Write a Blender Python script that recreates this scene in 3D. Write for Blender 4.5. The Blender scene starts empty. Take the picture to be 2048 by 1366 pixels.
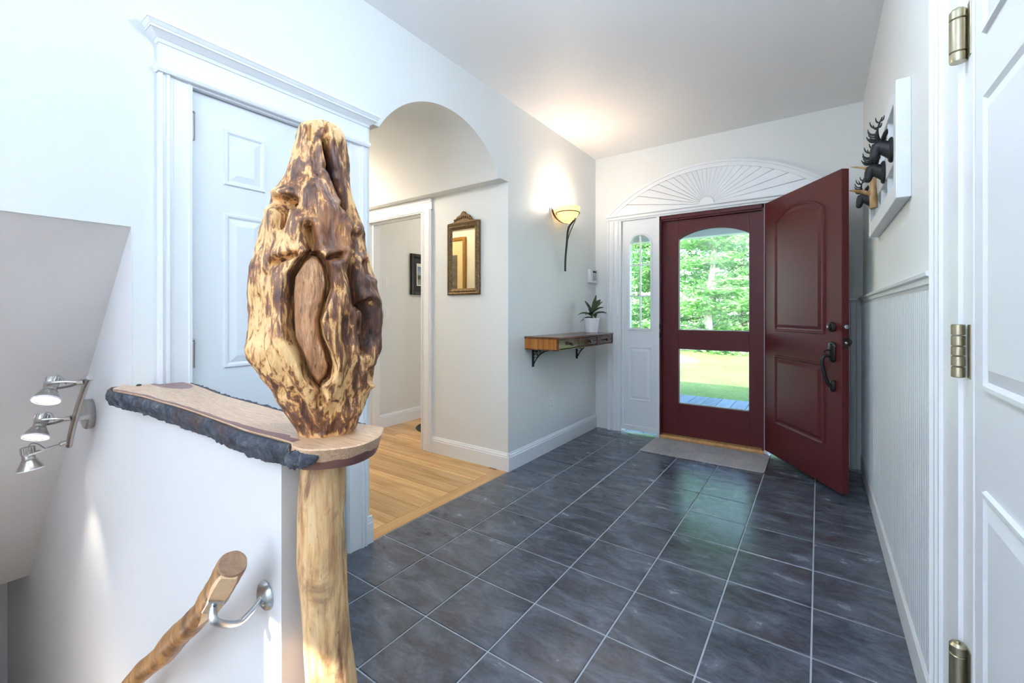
import bpy, bmesh, math, random
import numpy as np
from mathutils import Vector, Matrix, noise
R = math.radians
random.seed(7)
scene = bpy.context.scene
COL = scene.collection

# ------------------------------------------------------------------ camera
CAMZ = 1.15
YAW = 35.168
cd = bpy.data.cameras.new('camera')
cd.sensor_width = 36.0
cd.lens = 870.8 / 2048 * 36.0
cd.shift_y = -(683 - 626.2) / 2048
cd.clip_start = 0.02
cd.clip_end = 300
cam = bpy.data.objects.new('camera', cd)
cam.location = (0, 0, CAMZ)
cam.rotation_euler = (R(90), 0, R(YAW))
COL.objects.link(cam)
scene.camera = cam

# ------------------------------------------------------------------ world, sun, rear fill, exposure
world = bpy.data.worlds.new('sky')
scene.world = world
world.use_nodes = True
wn = world.node_tree
wn.nodes.clear()
_o = wn.nodes.new('ShaderNodeOutputWorld')
_b = wn.nodes.new('ShaderNodeBackground')
_s = wn.nodes.new('ShaderNodeTexSky')
_s.sky_type = 'NISHITA'
_s.sun_disc = False
_s.sun_elevation = R(42)
_s.sun_rotation = R(180)
_s.air_density = 1.0
_s.dust_density = 1.5
_b.inputs['Strength'].default_value = 1.0
wn.links.new(_s.outputs[0], _b.inputs[0])
wn.links.new(_b.outputs[0], _o.inputs[0])

def light(name, kind, loc, energy, color, rot=(0, 0, 0), size=None, size_y=None, **kw):
    d = bpy.data.lights.new(name, kind)
    d.energy = energy
    d.color = color
    if kind == 'AREA':
        d.shape = 'RECTANGLE'
        d.size = size
        d.size_y = size_y or size
    for k, v in kw.items():
        setattr(d, k, v)
    o = bpy.data.objects.new(name, d)
    o.location = loc
    o.rotation_euler = rot
    COL.objects.link(o)
    return o

SUN_DIR = Vector((0.0, 1.0, -0.90))
sun = light('sun', 'SUN', (0, -8, 9), 10.0, (1.0, 0.95, 0.86), angle=R(0.55))
sun.rotation_euler = SUN_DIR.to_track_quat('-Z', 'Y').to_euler()
# area fill added behind the camera, standing in for daylight at an unseen door
light('rear_door_fill', 'AREA', (-0.55, -4.52, 1.25), 16, (0.66, 0.82, 1.0), rot=(R(90), 0, 0), size=1.55, size_y=2.1)

scene.view_settings.view_transform = 'Standard'
scene.view_settings.look = 'None'
scene.view_settings.exposure = 0.92
scene.view_settings.gamma = 1.0
scene.view_settings.use_curve_mapping = False
scene.cycles.use_denoising = True
scene.cycles.max_bounces = 8
scene.cycles.diffuse_bounces = 4
scene.cycles.glossy_bounces = 3
scene.cycles.use_adaptive_sampling = True
scene.cycles.adaptive_threshold = 0.08
scene.cycles.transparent_max_bounces = 16
scene.cycles.sample_clamp_indirect = 6.0
scene.cycles.caustics_reflective = False
scene.cycles.caustics_refractive = False

# ------------------------------------------------------------------ materials
def srgb(r, g, b):
    f = lambda c: (c / 12.92 if c <= 0.04045 else ((c + 0.055) / 1.055) ** 2.4)
    return (f(r / 255), f(g / 255), f(b / 255), 1)

class NT:
    """small helper around a material's node tree"""
    def __init__(s, name, rough=0.5, metal=0.0, spec=0.5):
        s.m = bpy.data.materials.new(name)
        s.m.use_nodes = True
        s.t = s.m.node_tree
        s.b = s.t.nodes['Principled BSDF']
        s.b.inputs['Roughness'].default_value = rough
        s.b.inputs['Metallic'].default_value = metal
        s.b.inputs['Specular IOR Level'].default_value = spec
    def n(s, typ, **kw):
        x = s.t.nodes.new(typ)
        for k, v in kw.items():
            if k in x.inputs.keys():
                x.inputs[k].default_value = v
            else:
                setattr(x, k, v)
        return x
    def l(s, a, b):
        s.t.links.new(a, b)
    def coords(s, scale=(1, 1, 1), space='Object', loc=(0, 0, 0), rot=(0, 0, 0)):
        tc = s.n('ShaderNodeTexCoord')
        mp = s.n('ShaderNodeMapping')
        mp.inputs['Scale'].default_value = scale
        mp.inputs['Location'].default_value = loc
        mp.inputs['Rotation'].default_value = rot
        s.l(tc.outputs[space], mp.inputs[0])
        return mp.outputs[0]
    def noise(s, vec, scale, detail=4, rough=0.55, dist=0.0):
        x = s.n('ShaderNodeTexNoise')
        x.inputs['Scale'].default_value = scale
        x.inputs['Detail'].default_value = detail
        x.inputs['Roughness'].default_value = rough
        x.inputs['Distortion'].default_value = dist
        if vec is not None:
            s.l(vec, x.inputs['Vector'])
        return x.outputs[0]
    def ramp(s, fac, stops):
        x = s.n('ShaderNodeValToRGB')
        e = x.color_ramp.elements
        while len(e) < len(stops):
            e.new(0.5)
        for i, (p, c) in enumerate(stops):
            e[i].position = p
            e[i].color = c
        s.l(fac, x.inputs[0])
        return x.outputs[0]
    def math(s, op, a, b=None):
        x = s.n('ShaderNodeMath', operation=op)
        for i, q in enumerate((a, b)):
            if q is None:
                continue
            if isinstance(q, (int, float)):
                x.inputs[i].default_value = q
            else:
                s.l(q, x.inputs[i])
        return x.outputs[0]
    def mix(s, fac, a, b, mode='MIX'):
        x = s.n('ShaderNodeMixRGB', blend_type=mode)
        for i, q in enumerate((fac, a, b)):
            if isinstance(q, (int, float, tuple)):
                x.inputs[i].default_value = q
            else:
                s.l(q, x.inputs[i])
        return x.outputs[0]
    def bump(s, h, strength=0.2, dist=0.01):
        x = s.n('ShaderNodeBump')
        x.inputs['Strength'].default_value = strength
        x.inputs['Distance'].default_value = dist
        s.l(h, x.inputs['Height'])
        s.l(x.outputs[0], s.b.inputs['Normal'])
    def color(s, c):
        if isinstance(c, tuple):
            s.b.inputs['Base Color'].default_value = c
        else:
            s.l(c, s.b.inputs['Base Color'])
        return s

def paint(name, col, rough=0.55, var=0.03, bump=0.06, scale=120, spec=0.4):
    k = NT(name, rough, spec=spec)
    v = k.coords()
    n1 = k.noise(v, 1.7, 3)
    c2 = tuple(max(0, x * (1 - var)) for x in col[:3]) + (1,)
    k.color(k.mix(n1, col, c2))
    k.bump(k.noise(v, scale, 2), bump, 0.004)
    return k.m

def metal(name, col, rough=0.3, m=1.0):
    k = NT(name, rough, m)
    v = k.coords((1, 1, 1))
    n = k.noise(v, 60, 3)
    k.color(k.mix(n, col, tuple(x * 0.75 for x in col[:3]) + (1,)))
    k.l(k.math('ADD', k.math('MULTIPLY', n, 0.15), rough - 0.05), k.b.inputs['Roughness'])
    return k.m

def wood(name, light_c, dark_c, axis=0, rough=0.35, scale=1.0, use_random=True, contrast=(0.3, 0.75)):
    """streaked wood, grain along the given axis"""
    k = NT(name, rough)
    sc = [22 * scale] * 3
    sc[axis] = 1.6 * scale
    v = k.coords(tuple(sc))
    if use_random:
        oi = k.n('ShaderNodeObjectInfo')
        ad = k.n('ShaderNodeVectorMath', operation='ADD')
        ml = k.n('ShaderNodeVectorMath', operation='SCALE')
        cb = k.n('ShaderNodeCombineXYZ')
        for i in range(3):
            k.l(oi.outputs['Random'], cb.inputs[i])
        k.l(cb.outputs[0], ml.inputs[0])
        ml.inputs['Scale'].default_value = 71.0
        k.l(v, ad.inputs[0])
        k.l(ml.outputs[0], ad.inputs[1])
        v = ad.outputs[0]
    n = k.noise(v, 1.0, 6, 0.6, 1.0)
    c = k.ramp(n, [(contrast[0], light_c), (contrast[1], dark_c)])
    if use_random:
        hv = k.n('ShaderNodeHueSaturation')
        k.l(k.math('ADD', k.math('MULTIPLY', oi.outputs['Random'], 0.35), 0.80), hv.inputs['Value'])
        k.l(c, hv.inputs['Color'])
        c = hv.outputs[0]
    k.color(c)
    k.bump(n, 0.08, 0.003)
    return k.m

M = {}
M['wall'] = paint('wall_paint', srgb(233, 236, 235))
M['wall_white'] = paint('stairwell_paint', srgb(233, 233, 235))
M['ceiling'] = paint('ceiling_paint', srgb(246, 248, 250))
M['trim'] = paint('white_trim_paint', srgb(240, 243, 246), 0.35, 0.02, 0.03, 60)
M['trim_d'] = paint('white_door_paint', srgb(234, 239, 244), 0.42, 0.02, 0.05, 90)
M['bead'] = paint('beadboard_paint', srgb(232, 238, 242), 0.35, 0.02, 0.03, 60)
M['red'] = paint('oxblood_door_paint', srgb(92, 38, 40), 0.42, 0.15, 0.05, 90, spec=0.25)
M['nickel'] = metal('brushed_nickel', (0.55, 0.53, 0.50, 1), 0.28)
M['brass'] = metal('antique_brass', (0.50, 0.45, 0.32, 1), 0.3)
M['silver'] = metal('satin_silver', (0.62, 0.66, 0.70, 1), 0.3)
M['black_iron'] = metal('black_iron', (0.02, 0.02, 0.022, 1), 0.5, 0.4)
M['bronze'] = metal('oil_rubbed_bronze', (0.03, 0.024, 0.024, 1), 0.32, 0.5)
M['plastic'] = paint('white_plastic', srgb(238, 238, 240), 0.35, 0.01, 0.01)
M['grey_plastic'] = paint('grey_plastic', srgb(150, 152, 156), 0.4, 0.02, 0.01)
M['dark_plastic'] = paint('dark_display', srgb(60, 66, 70), 0.2, 0.05, 0.01)
M['ceramic'] = paint('white_ceramic', srgb(236, 236, 242), 0.15, 0.01, 0.0)
M['soil'] = paint('potting_soil', srgb(50, 38, 30), 0.9, 0.4, 0.8, 80)
M['grout'] = paint('floor_grout', srgb(182, 190, 198), 0.7, 0.15, 0.2, 90)
M['sash'] = paint('distressed_white_paint', srgb(236, 239, 243), 0.5, 0.14, 0.4, 40)
M['oak'] = wood('oak_planks', srgb(226, 184, 124), srgb(178, 124, 68), 0, 0.24, 1.0, True, (0.35, 0.8))
M['oak_border'] = wood('oak_border', srgb(216, 172, 116), srgb(182, 132, 80), 1, 0.24, 1.0, False)
M['table'] = wood('mahogany', srgb(124, 72, 44), srgb(66, 32, 22), 1, 0.22, 1.6, False)
M['table_end'] = wood('table_end_wood', srgb(196, 126, 52), srgb(120, 62, 26), 2, 0.28, 1.3, False)
M['drawer'] = wood('drawer_mahogany', srgb(104, 66, 56), srgb(56, 32, 28), 1, 0.2, 1.6, False)
M['deckw'] = wood('grey_deck_boards', srgb(150, 164, 184), srgb(118, 132, 152), 1, 0.6, 1.0, True)

def mat_tile():
    k = NT('slate_tile', 0.3, spec=0.75)
    oi = k.n('ShaderNodeObjectInfo')
    v = k.coords((1, 2.2, 1))
    ad = k.n('ShaderNodeVectorMath', operation='ADD')
    ml = k.n('ShaderNodeVectorMath', operation='SCALE')
    cb = k.n('ShaderNodeCombineXYZ')
    k.l(oi.outputs['Random'], cb.inputs[0]); k.l(oi.outputs['Random'], cb.inputs[1])
    k.l(cb.outputs[0], ml.inputs[0]); ml.inputs['Scale'].default_value = 57
    k.l(v, ad.inputs[0]); k.l(ml.outputs[0], ad.inputs[1])
    v = ad.outputs[0]
    n1 = k.noise(v, 5.0, 7, 0.68, 0.6)
    n2 = k.noise(v, 2.6, 5, 0.6, 0.3)
    n3 = k.noise(v, 30.0, 4, 0.7)
    c = k.ramp(n1, [(0.28, srgb(34, 38, 47)), (0.48, srgb(68, 75, 88)), (0.70, srgb(112, 121, 137))])
    c = k.mix(k.ramp(n2, [(0.5, (0, 0, 0, 1)), (0.75, (0.55, 0.55, 0.55, 1))]), c, srgb(88, 74, 76))
    c = k.mix(0.22, c, k.ramp(n3, [(0.3, srgb(38, 42, 50)), (0.7, srgb(120, 126, 136))]))
    k.color(c)
    k.l(k.math('ADD', k.math('MULTIPLY', n1, 0.22), 0.13), k.b.inputs['Roughness'])
    k.bump(k.math('ADD', n1, k.math('MULTIPLY', n3, 0.3)), 0.25, 0.006)
    return k.m
M['tile'] = mat_tile()
M['porch_grey'] = paint('porch_ceiling_paint', srgb(120, 128, 128), 0.6)

def mat_glass(name, fac=0.05, tint=(0.95, 0.98, 0.97, 1)):
    m = bpy.data.materials.new(name)
    m.use_nodes = True
    t = m.node_tree
    t.nodes.clear()
    o = t.nodes.new('ShaderNodeOutputMaterial')
    mx = t.nodes.new('ShaderNodeMixShader')
    tr = t.nodes.new('ShaderNodeBsdfTransparent')
    gl = t.nodes.new('ShaderNodeBsdfGlossy')
    tr.inputs[0].default_value = tint
    gl.inputs['Roughness'].default_value = 0.02
    mx.inputs[0].default_value = fac
    t.links.new(tr.outputs[0], mx.inputs[1]); t.links.new(gl.outputs[0], mx.inputs[2])
    t.links.new(mx.outputs[0], o.inputs[0])
    return m
M['glass'] = mat_glass('window_glass')

def mat_emit(name, col, strength):
    k = NT(name, 0.4)
    k.color(col)
    k.b.inputs['Emission Color'].default_value = col
    k.b.inputs['Emission Strength'].default_value = strength
    return k.m
M['bulb'] = mat_emit('spot_bulb_glow', (1.0, 0.93, 0.80, 1), 6.0)
k = NT('amber_glass_bowl', 0.35)
n = k.noise(k.coords((6, 6, 30)), 3, 3)
k.color(k.mix(n, srgb(255, 226, 170), srgb(250, 200, 120)))
k.l(k.mix(n, srgb(255, 214, 140), srgb(255, 196, 110)), k.b.inputs['Emission Color'])
k.b.inputs['Emission Strength'].default_value = 0.9
M['amber'] = k.m
k = NT('antique_mirror', 0.03, 1.0); k.color((0.60, 0.54, 0.40, 1)); M['mirror'] = k.m
k = NT('aged_gilt', 0.45, 0.6)
n = k.noise(k.coords(), 70, 5, 0.7)
k.color(k.ramp(n, [(0.3, srgb(52, 40, 28)), (0.6, srgb(120, 96, 62)), (0.8, srgb(160, 134, 90))]))
k.bump(n, 0.6, 0.004); M['gilt'] = k.m
k = NT('gold_frame', 0.35, 0.7); n = k.noise(k.coords(), 40, 4); k.color(k.mix(n, srgb(190, 150, 80), srgb(130, 96, 44))); M['gold'] = k.m
M['black_frame'] = paint('black_frame_lacquer', srgb(20, 20, 22), 0.3, 0.2, 0.02)
M['dark_mat'] = paint('charcoal_mat_board', srgb(52, 54, 58), 0.8, 0.05, 0.05)
M['cream_mat'] = paint('cream_mat_board', srgb(222, 208, 172), 0.8, 0.04, 0.05)
M['paper'] = paint('print_paper', srgb(225, 226, 222), 0.7, 0.03, 0.02)
k = NT('landscape_print', 0.6)
tc = k.n('ShaderNodeTexCoord'); sp = k.n('ShaderNodeSeparateXYZ'); k.l(tc.outputs['Generated'], sp.inputs[0])
nn = k.noise(tc.outputs['Generated'], 7, 4)
hh = k.math('ADD', sp.outputs[2], k.math('MULTIPLY', k.math('SUBTRACT', nn, 0.5), 0.18))
k.color(k.ramp(hh, [(0.0, srgb(150, 160, 150)), (0.28, srgb(120, 135, 130)), (0.34, srgb(48, 70, 50)), (0.52, srgb(70, 92, 66)), (0.56, srgb(150, 172, 190)), (1.0, srgb(96, 124, 160))]))
M['print'] = k.m
k = NT('grey_art_print', 0.6); n = k.noise(k.coords(), 9, 6, 0.7); k.color(k.ramp(n, [(0.3, srgb(60, 62, 60)), (0.6, srgb(110, 110, 102)), (0.8, srgb(160, 156, 140))])); M['art'] = k.m
k = NT('leaf_green', 0.4); n = k.noise(k.coords(), 30, 4); k.color(k.ramp(n, [(0.35, srgb(38, 58, 30)), (0.6, srgb(70, 84, 44)), (0.8, srgb(120, 88, 70))])); M['leaf'] = k.m
k = NT('doormat_weave', 0.9)
v = k.coords(); a = k.noise(v, 5, 5, 0.7); b = k.noise(k.coords((60, 260, 1)), 1.0, 3, 0.7)
k.color(k.mix(0.45, k.ramp(a, [(0.35, srgb(164, 164, 172)), (0.65, srgb(206, 204, 206))]), k.ramp(b, [(0.38, srgb(84, 84, 96)), (0.62, srgb(206, 202, 196))])))
k.bump(b, 0.5, 0.004); M['mat'] = k.m
k = NT('dark_round_rug', 0.95); n = k.noise(k.coords(), 60, 3); k.color(k.mix(n, srgb(70, 66, 64), srgb(40, 38, 38))); M['rug'] = k.m
k = NT('rough_antler_wood', 0.6); n = k.noise(k.coords((1, 1, 0.2)), 60, 4); k.color(k.ramp(n, [(0.3, srgb(196, 160, 110)), (0.7, srgb(126, 88, 52))])); M['antler'] = k.m

# ------------------------------------------------------------------ mesh helpers
class MB:
    def __init__(s):
        s.v = []; s.f = []
    def add(s, vs, fs):
        o = len(s.v)
        s.v += [tuple(map(float, p)) for p in vs]
        s.f += [tuple(i + o for i in q) for q in fs]
        return s
    def box(s, x0, x1, y0, y1, z0, z1):
        x0, x1 = sorted((x0, x1)); y0, y1 = sorted((y0, y1)); z0, z1 = sorted((z0, z1))
        vs = [(x, y, z) for z in (z0, z1) for y in (y0, y1) for x in (x0, x1)]
        return s.add(vs, [(0, 2, 3, 1), (4, 5, 7, 6), (0, 1, 5, 4), (2, 6, 7, 3), (0, 4, 6, 2), (1, 3, 7, 5)])
    def prism(s, pts, axis, a, b):
        """polygon in the two other axes (in xyz order), extruded from a to b"""
        n = len(pts)
        def P(p, t):
            return {'X': (t, p[0], p[1]), 'Y': (p[0], t, p[1]), 'Z': (p[0], p[1], t)}[axis]
        vs = [P(p, a) for p in pts] + [P(p, b) for p in pts]
        fs = [tuple(range(n)), tuple(range(2 * n - 1, n - 1, -1))]
        fs += [(i, i + n, (i + 1) % n + n, (i + 1) % n) for i in range(n)]
        return s.add(vs, fs)
    def rings(s, rings, cap0=True, cap1=True, closed=True):
        n = len(rings[0]); vs = [p for r in rings for p in r]; fs = []
        m = n if closed else n - 1
        for i in range(len(rings) - 1):
            for j in range(m):
                k2 = (j + 1) % n
                fs.append((i * n + j, i * n + k2, (i + 1) * n + k2, (i + 1) * n + j))
        if cap0: fs.append(tuple(range(n - 1, -1, -1)))
        if cap1: fs.append(tuple((len(rings) - 1) * n + j for j in range(n)))
        return s.add(vs, fs)
    def tube(s, path, rad, n=10, flat=1.0, cap=True):
        pts = [Vector(p) for p in path]
        if not hasattr(rad, '__len__'): rad = [rad] * len(pts)
        t0 = (pts[1] - pts[0]).normalized()
        u = t0.orthogonal().normalized()
        rr = []
        for i, p in enumerate(pts):
            t = ((pts[i + 1] - pts[i]) if i == 0 else (pts[i] - pts[i - 1]) if i == len(pts) - 1 else (pts[i + 1] - pts[i - 1])).normalized()
            u = (u - t * u.dot(t)).normalized()
            w = t.cross(u)
            rr.append([p + (u * math.cos(2 * math.pi * j / n) + w * math.sin(2 * math.pi * j / n) * flat) * rad[i] for j in range(n)])
        return s.rings(rr, cap, cap)
    def lathe(s, prof, n=24, loc=(0, 0, 0), axis=(0, 0, 1), caps=True):
        q = Vector((0, 0, 1)).rotation_difference(Vector(axis).normalized())
        L = Vector(loc)
        rr = [[L + q @ Vector((r * math.cos(2 * math.pi * j / n), r * math.sin(2 * math.pi * j / n), z)) for j in range(n)] for r, z in prof]
        return s.rings(rr, caps, caps)
    def xf(s, m):
        s.v = [tuple(m @ Vector(p)) for p in s.v]
        return s
    def build(s, name, mat, parent=None, smooth=False, bevel=0.0, seg=2, local=False, angle=35):
        me = bpy.data.meshes.new(name)
        if parent is not None:
            off = Vector((0, 0, 0)) if local else WLOC[parent.name]
        else:
            a = np.array(s.v)
            lo, hi = a.min(0), a.max(0)
            off = Vector(((lo[0] + hi[0]) / 2, (lo[1] + hi[1]) / 2, lo[2]))
        me.from_pydata([(p[0] - off.x, p[1] - off.y, p[2] - off.z) for p in s.v], [], s.f)
        bm = bmesh.new(); bm.from_mesh(me)
        bmesh.ops.recalc_face_normals(bm, faces=bm.faces)
        bm.to_mesh(me); bm.free()
        if mat is not None:
            me.materials.append(M[mat] if isinstance(mat, str) else mat)
        o = bpy.data.objects.new(name, me)
        COL.objects.link(o)
        if parent is not None:
            o.parent = parent
            WLOC[o.name] = WLOC[parent.name].copy()
        else:
            o.location = off
            WLOC[o.name] = off.copy()
        if smooth:
            me.shade_smooth()
            if angle < 180:
                me.set_sharp_from_angle(angle=R(angle))
        if bevel:
            b = o.modifiers.new('bevel', 'BEVEL'); b.width = bevel; b.segments = seg; b.limit_method = 'ANGLE'
            b.angle_limit = R(40)
        return o
WLOC = {}

def tag(o, label, cat, group=None, kind=None):
    o['label'] = label; o['category'] = cat
    if group: o['group'] = group
    if kind: o['kind'] = kind
    return o
def struct(o, label, cat):
    return tag(o, label, cat, None, 'structure')
def thing(name, loc, label, cat, group=None, kind=None, rz=0.0):
    o = bpy.data.objects.new(name, None)
    o.empty_display_size = 0.1
    o.location = loc; o.rotation_euler = (0, 0, rz)
    COL.objects.link(o)
    WLOC[o.name] = Vector(loc)
    return tag(o, label, cat, group, kind)
def share(src, name, parent, loc):
    """another object on the same mesh, parented"""
    o = bpy.data.objects.new(name, src.data)
    COL.objects.link(o); o.parent = parent; o.location = loc
    return o
def bez(p0, p1, p2, p3, n=16):
    p = [Vector(q) for q in (p0, p1, p2, p3)]
    return [p[0] * (1 - t) ** 3 + p[1] * 3 * t * (1 - t) ** 2 + p[2] * 3 * t * t * (1 - t) + p[3] * t ** 3 for t in [i / n for i in range(n + 1)]]
def smooth_path(pts, n=8):
    pts = [Vector(p) for p in pts]; out = []
    for i in range(len(pts) - 1):
        a = pts[max(i - 1, 0)]; b = pts[i]; c = pts[i + 1]; d = pts[min(i + 2, len(pts) - 1)]
        for j in range(n):
            t = j / n
            out.append(0.5 * ((2 * b) + (c - a) * t + (2 * a - 5 * b + 4 * c - d) * t * t + (3 * b - a - 3 * c + d) * t ** 3))
    return out + [pts[-1]]
def inset(poly, d):
    """move each vertex of a counter-clockwise polygon inwards by d"""
    n = len(poly); out = []
    for i in range(n):
        a, b, c = Vector(poly[i - 1]), Vector(poly[i]), Vector(poly[(i + 1) % n])
        e1 = (b - a).normalized(); e2 = (c - b).normalized()
        n1 = Vector((-e1.y, e1.x)); n2 = Vector((-e2.y, e2.x))
        m = (n1 + n2); m = m / max(m.length_squared, 1e-6) * 2
        out.append(tuple(b + m * d))
    return out
def panel_rings(poly, prof, place):
    """poly in (w, z); prof = [(inset, height)]; place(w, z, height) -> point"""
    rr = []
    for d, hgt in prof:
        q = inset(poly, d)
        rr.append([place(w, z, hgt) for w, z in q])
    return rr
PANEL = [(0.0, -0.001), (0.004, 0.007), (0.012, 0.007), (0.020, 0.0015), (0.045, 0.0075), (0.05, 0.0075)]
def rect(w0, w1, z0, z1):
    return [(w0, z0), (w1, z0), (w1, z1), (w0, z1)]
def arch_rect(w0, w1, z0, zs, rise, n=14):
    half = (w1 - w0) / 2; rad = (rise * rise + half * half) / (2 * rise); c = (w0 + w1) / 2; zc = zs - (rad - rise)
    a = math.asin(half / rad)
    return [(w0, z0), (w1, z0)] + [(c + rad * math.sin(a - 2 * a * i / n), zc + rad * math.cos(a - 2 * a * i / n)) for i in range(n + 1)]

# ------------------------------------------------------------------ room shell
XL, YP, XR, YB, ZC = -1.845, 2.57, 0.265, 4.085, 2.70
XW = XL - 0.12
YF = 0.448          # stairwell face of the half wall
YR = -4.6           # rear wall of the room behind the viewer
YJ = 1.375          # near jamb of the passage

m = MB()
m.box(XW, XL, YF + .004, 0.62, 0, ZC); m.box(XW, XL, 1.25, YJ, 0, ZC); m.box(XW, XL, 0.62, 1.25, 1.965, ZC)
m.box(XW, XL, YP, YB + .12, 0, ZC)
m.box(XW, XL, -0.5, YF + .004, 1.433, ZC)
m.box(XW, XL, YR - .12, -0.5, -.12, ZC)
struct(m.build('wall_left', 'wall'), 'pale grey-green hall wall holding the white door and wall sconce', 'wall')

# vaulted head over the passage
half, rise = 0.519, 0.292
rad = (rise ** 2 + half ** 2) / (2 * rise); zc = 2.105 - (rad - rise); yc = 1.952
aa = math.asin(half / rad)
arc = [(yc + rad * math.sin(-aa + 2 * aa * i / 40), zc + rad * math.cos(-aa + 2 * aa * i / 40)) for i in range(41)]
poly = [(YJ, 2.105)] + arc + [(YP, 2.105), (YP, ZC), (YJ, ZC)]
o = MB().prism(poly, 'X', -4.3, XL).build('ceiling_vault', 'wall', smooth=True, angle=25)
struct(o, 'arched barrel vault over the side passage', 'ceiling')

m = MB()
m.box(-2.735, XW, YP, YP + .12, 0, ZC); m.box(-4.3, -3.47, YP, YP + .12, 0, ZC); m.box(-3.47, -2.735, YP, YP + .12, 2.01, ZC)
m.box(-4.42, -4.3, YJ - .12, 4.7, 0, ZC)
struct(m.build('wall_passage', 'wall'), 'warm lit passage wall with the gilt mirror and doorway', 'wall')
struct(MB().box(-4.3, XW, YJ - .12, YJ, 0, ZC).build('wall_closet', 'wall'), 'near passage wall seen only in the gilt mirror', 'wall')
m = MB(); m.box(-3.70, -3.58, YP + .12, 4.7, 0, ZC); m.box(-3.58, XW, 4.58, 4.7, 0, ZC)
struct(m.build('wall_far_room', 'wall'), 'grey wall of the room beyond the passage doorway', 'wall')
struct(MB().box(-3.58, XW, YP + .12, 4.58, 2.45, ZC).build('ceiling_far_room', 'ceiling'), 'ceiling of the room beyond the doorway', 'ceiling')

m = MB()
m.box(XW, -1.605, YB, YB + .12, 0, ZC); m.box(.01, XR + .12, YB, YB + .12, 0, ZC); m.box(-1.605, .01, YB, YB + .12, 2.10, ZC)
struct(m.build('wall_front', 'wall'), 'cream end wall around the red front door', 'wall')
m = MB()
m.box(XR, XR + .12, YR - .12, .46, 0, ZC); m.box(XR, XR + .12, 1.272, YB + .12, 0, ZC); m.box(XR, XR + .12, .46, 1.272, 2.03, ZC)
m.box(XR + .12, XR + .15, .40, 1.33, 0, 2.1)
struct(m.build('wall_right', 'wall'), 'pale green wall above the white beadboard', 'wall')
m = MB()
for x0, x1, z0, z1 in ((XL, -1.35, 0, ZC), (.25, XR, 0, ZC), (-1.35, .25, 2.32, ZC)):
    m.box(x0, x1, YR - .12, YR, z0, z1)
struct(m.build('wall_rear', 'wall'), 'rear wall behind the viewer, around the added glazed door', 'wall')
SKX0, SKX1, SKY0, SKY1 = -.94, -.75, -2.75, -1.99           # unseen roof slot, added to shape one sunbeam
def slab_with_hole(mm, x0, x1, y0, y1, z0, z1):
    mm.box(x0, SKX0, y0, y1, z0, z1); mm.box(SKX1, x1, y0, y1, z0, z1)
    mm.box(SKX0, SKX1, y0, SKY0, z0, z1); mm.box(SKX0, SKX1, SKY1, y1, z0, z1)
m = MB(); slab_with_hole(m, -4.5, XR + .15, YR - .12, YB + .12, ZC, ZC + .12)
struct(m.build('ceiling', 'ceiling'), 'smooth white flat hall ceiling', 'ceiling')
w = thing('door_added', (-.55, YR, 0), 'added unseen rear door with a white blind behind the fill light', 'door', kind='structure')  # door added out of view as a setting for the rear fill
m = MB()
for a in ((-1.35, .25, 0, .08), (-1.35, .25, 2.26, 2.32), (-1.35, -1.29, .08, 2.26), (.19, .25, .08, 2.26)):
    m.box(a[0], a[1], YR - .08, YR - .03, a[2], a[3])
m.build('frame', 'trim', w)
MB().box(-1.31, .21, YR - .065, YR - .055, .06, 2.28).build('blind', 'plastic', w)

# stairwell
m = MB()
m.box(XL, -.882, YF, YF + .117, -2.6, .866); m.box(-4.66, XW, YF, YF + .117, -2.6, 1.6); m.box(XW, XL - .0006, YF, YF + .0038, -2.6, 1.434)
struct(m.build('wall_stair', 'wall_white'), 'white half wall beside the stairs under the live-edge ledge', 'wall')
struct(MB().prism([(XL - .004, 1.4322), (XW - .1, 1.75), (-4.66, 1.75), (-4.66, -.348), (-3.69, -.348)], 'Y', -.5, YF).build('ceiling_stair', 'wall_white'), 'sloping white ceiling over the staircase going down', 'ceiling')
struct(MB().box(-4.66, -4.55, -.5, YF, -2.6, -.348).build('wall_stair_end', 'wall_white'), 'end wall at the foot of the stairs', 'wall')
struct(MB().box(-4.66, XW, -.62, -.5, -2.6, 1.433).build('wall_stair_near', 'wall_white'), 'near side wall of the stairwell', 'wall')
st = thing('staircase', (-.95, 0, 0), 'oak stairs going down beside the half wall', 'stairs', kind='structure')
for i in range(12):
    MB().box(-.95 - .2 * (i + 1), -.95 - .2 * i + .02, -.5, YF, -.195 * (i + 1) - .03, -.195 * (i + 1)).build('tread', 'oak', st)
    MB().box(-.95 - .2 * i - .01, -.95 - .2 * i, -.5, YF, -.195 * (i + 1), -.195 * i - .03).build('riser', 'trim', st)

# ------------------------------------------------------------------ tile floor
TX, TY, TS = -1.521, 1.1636, 0.3
m = MB()
m.box(-.95, XR, -1.237, YB + .05, -.12, -.003); m.box(XL, -.95, YF + .117, YB + .05, -.12, -.003); m.box(XL, -.95, -1.237, -.62, -.12, -.003)
fl = struct(m.build('floor', 'grout'), 'dark slate tiled hall floor with pale grout', 'floor')
tiles = {}
def add_tile(x0, x1, y0, y1):
    w, d = x1 - x0, y1 - y0
    if w < .02 or d < .02: return
    key = (round(w, 3), round(d, 3))
    loc = ((x0 + x1) / 2, (y0 + y1) / 2, 0)
    rel = Vector(loc) - WLOC[fl.name]
    if key not in tiles:
        g = .0028
        b = .002
        mm = MB()
        mm.rings([[(sx * (w / 2 - g - e), sy * (d / 2 - g - e), z) for sx, sy in ((-1, -1), (1, -1), (1, 1), (-1, 1))] for e, z in ((0, -.012), (0, -b), (b, 0))], False, True)
        o = mm.build('tile', 'tile', fl, local=True)
        tiles[key] = o
        o.location = rel
    else:
        share(tiles[key], 'tile', fl, rel)
xs = [XL + .004] + [TX + TS * i for i in range(0, 6)] + [XR - .006]
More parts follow.
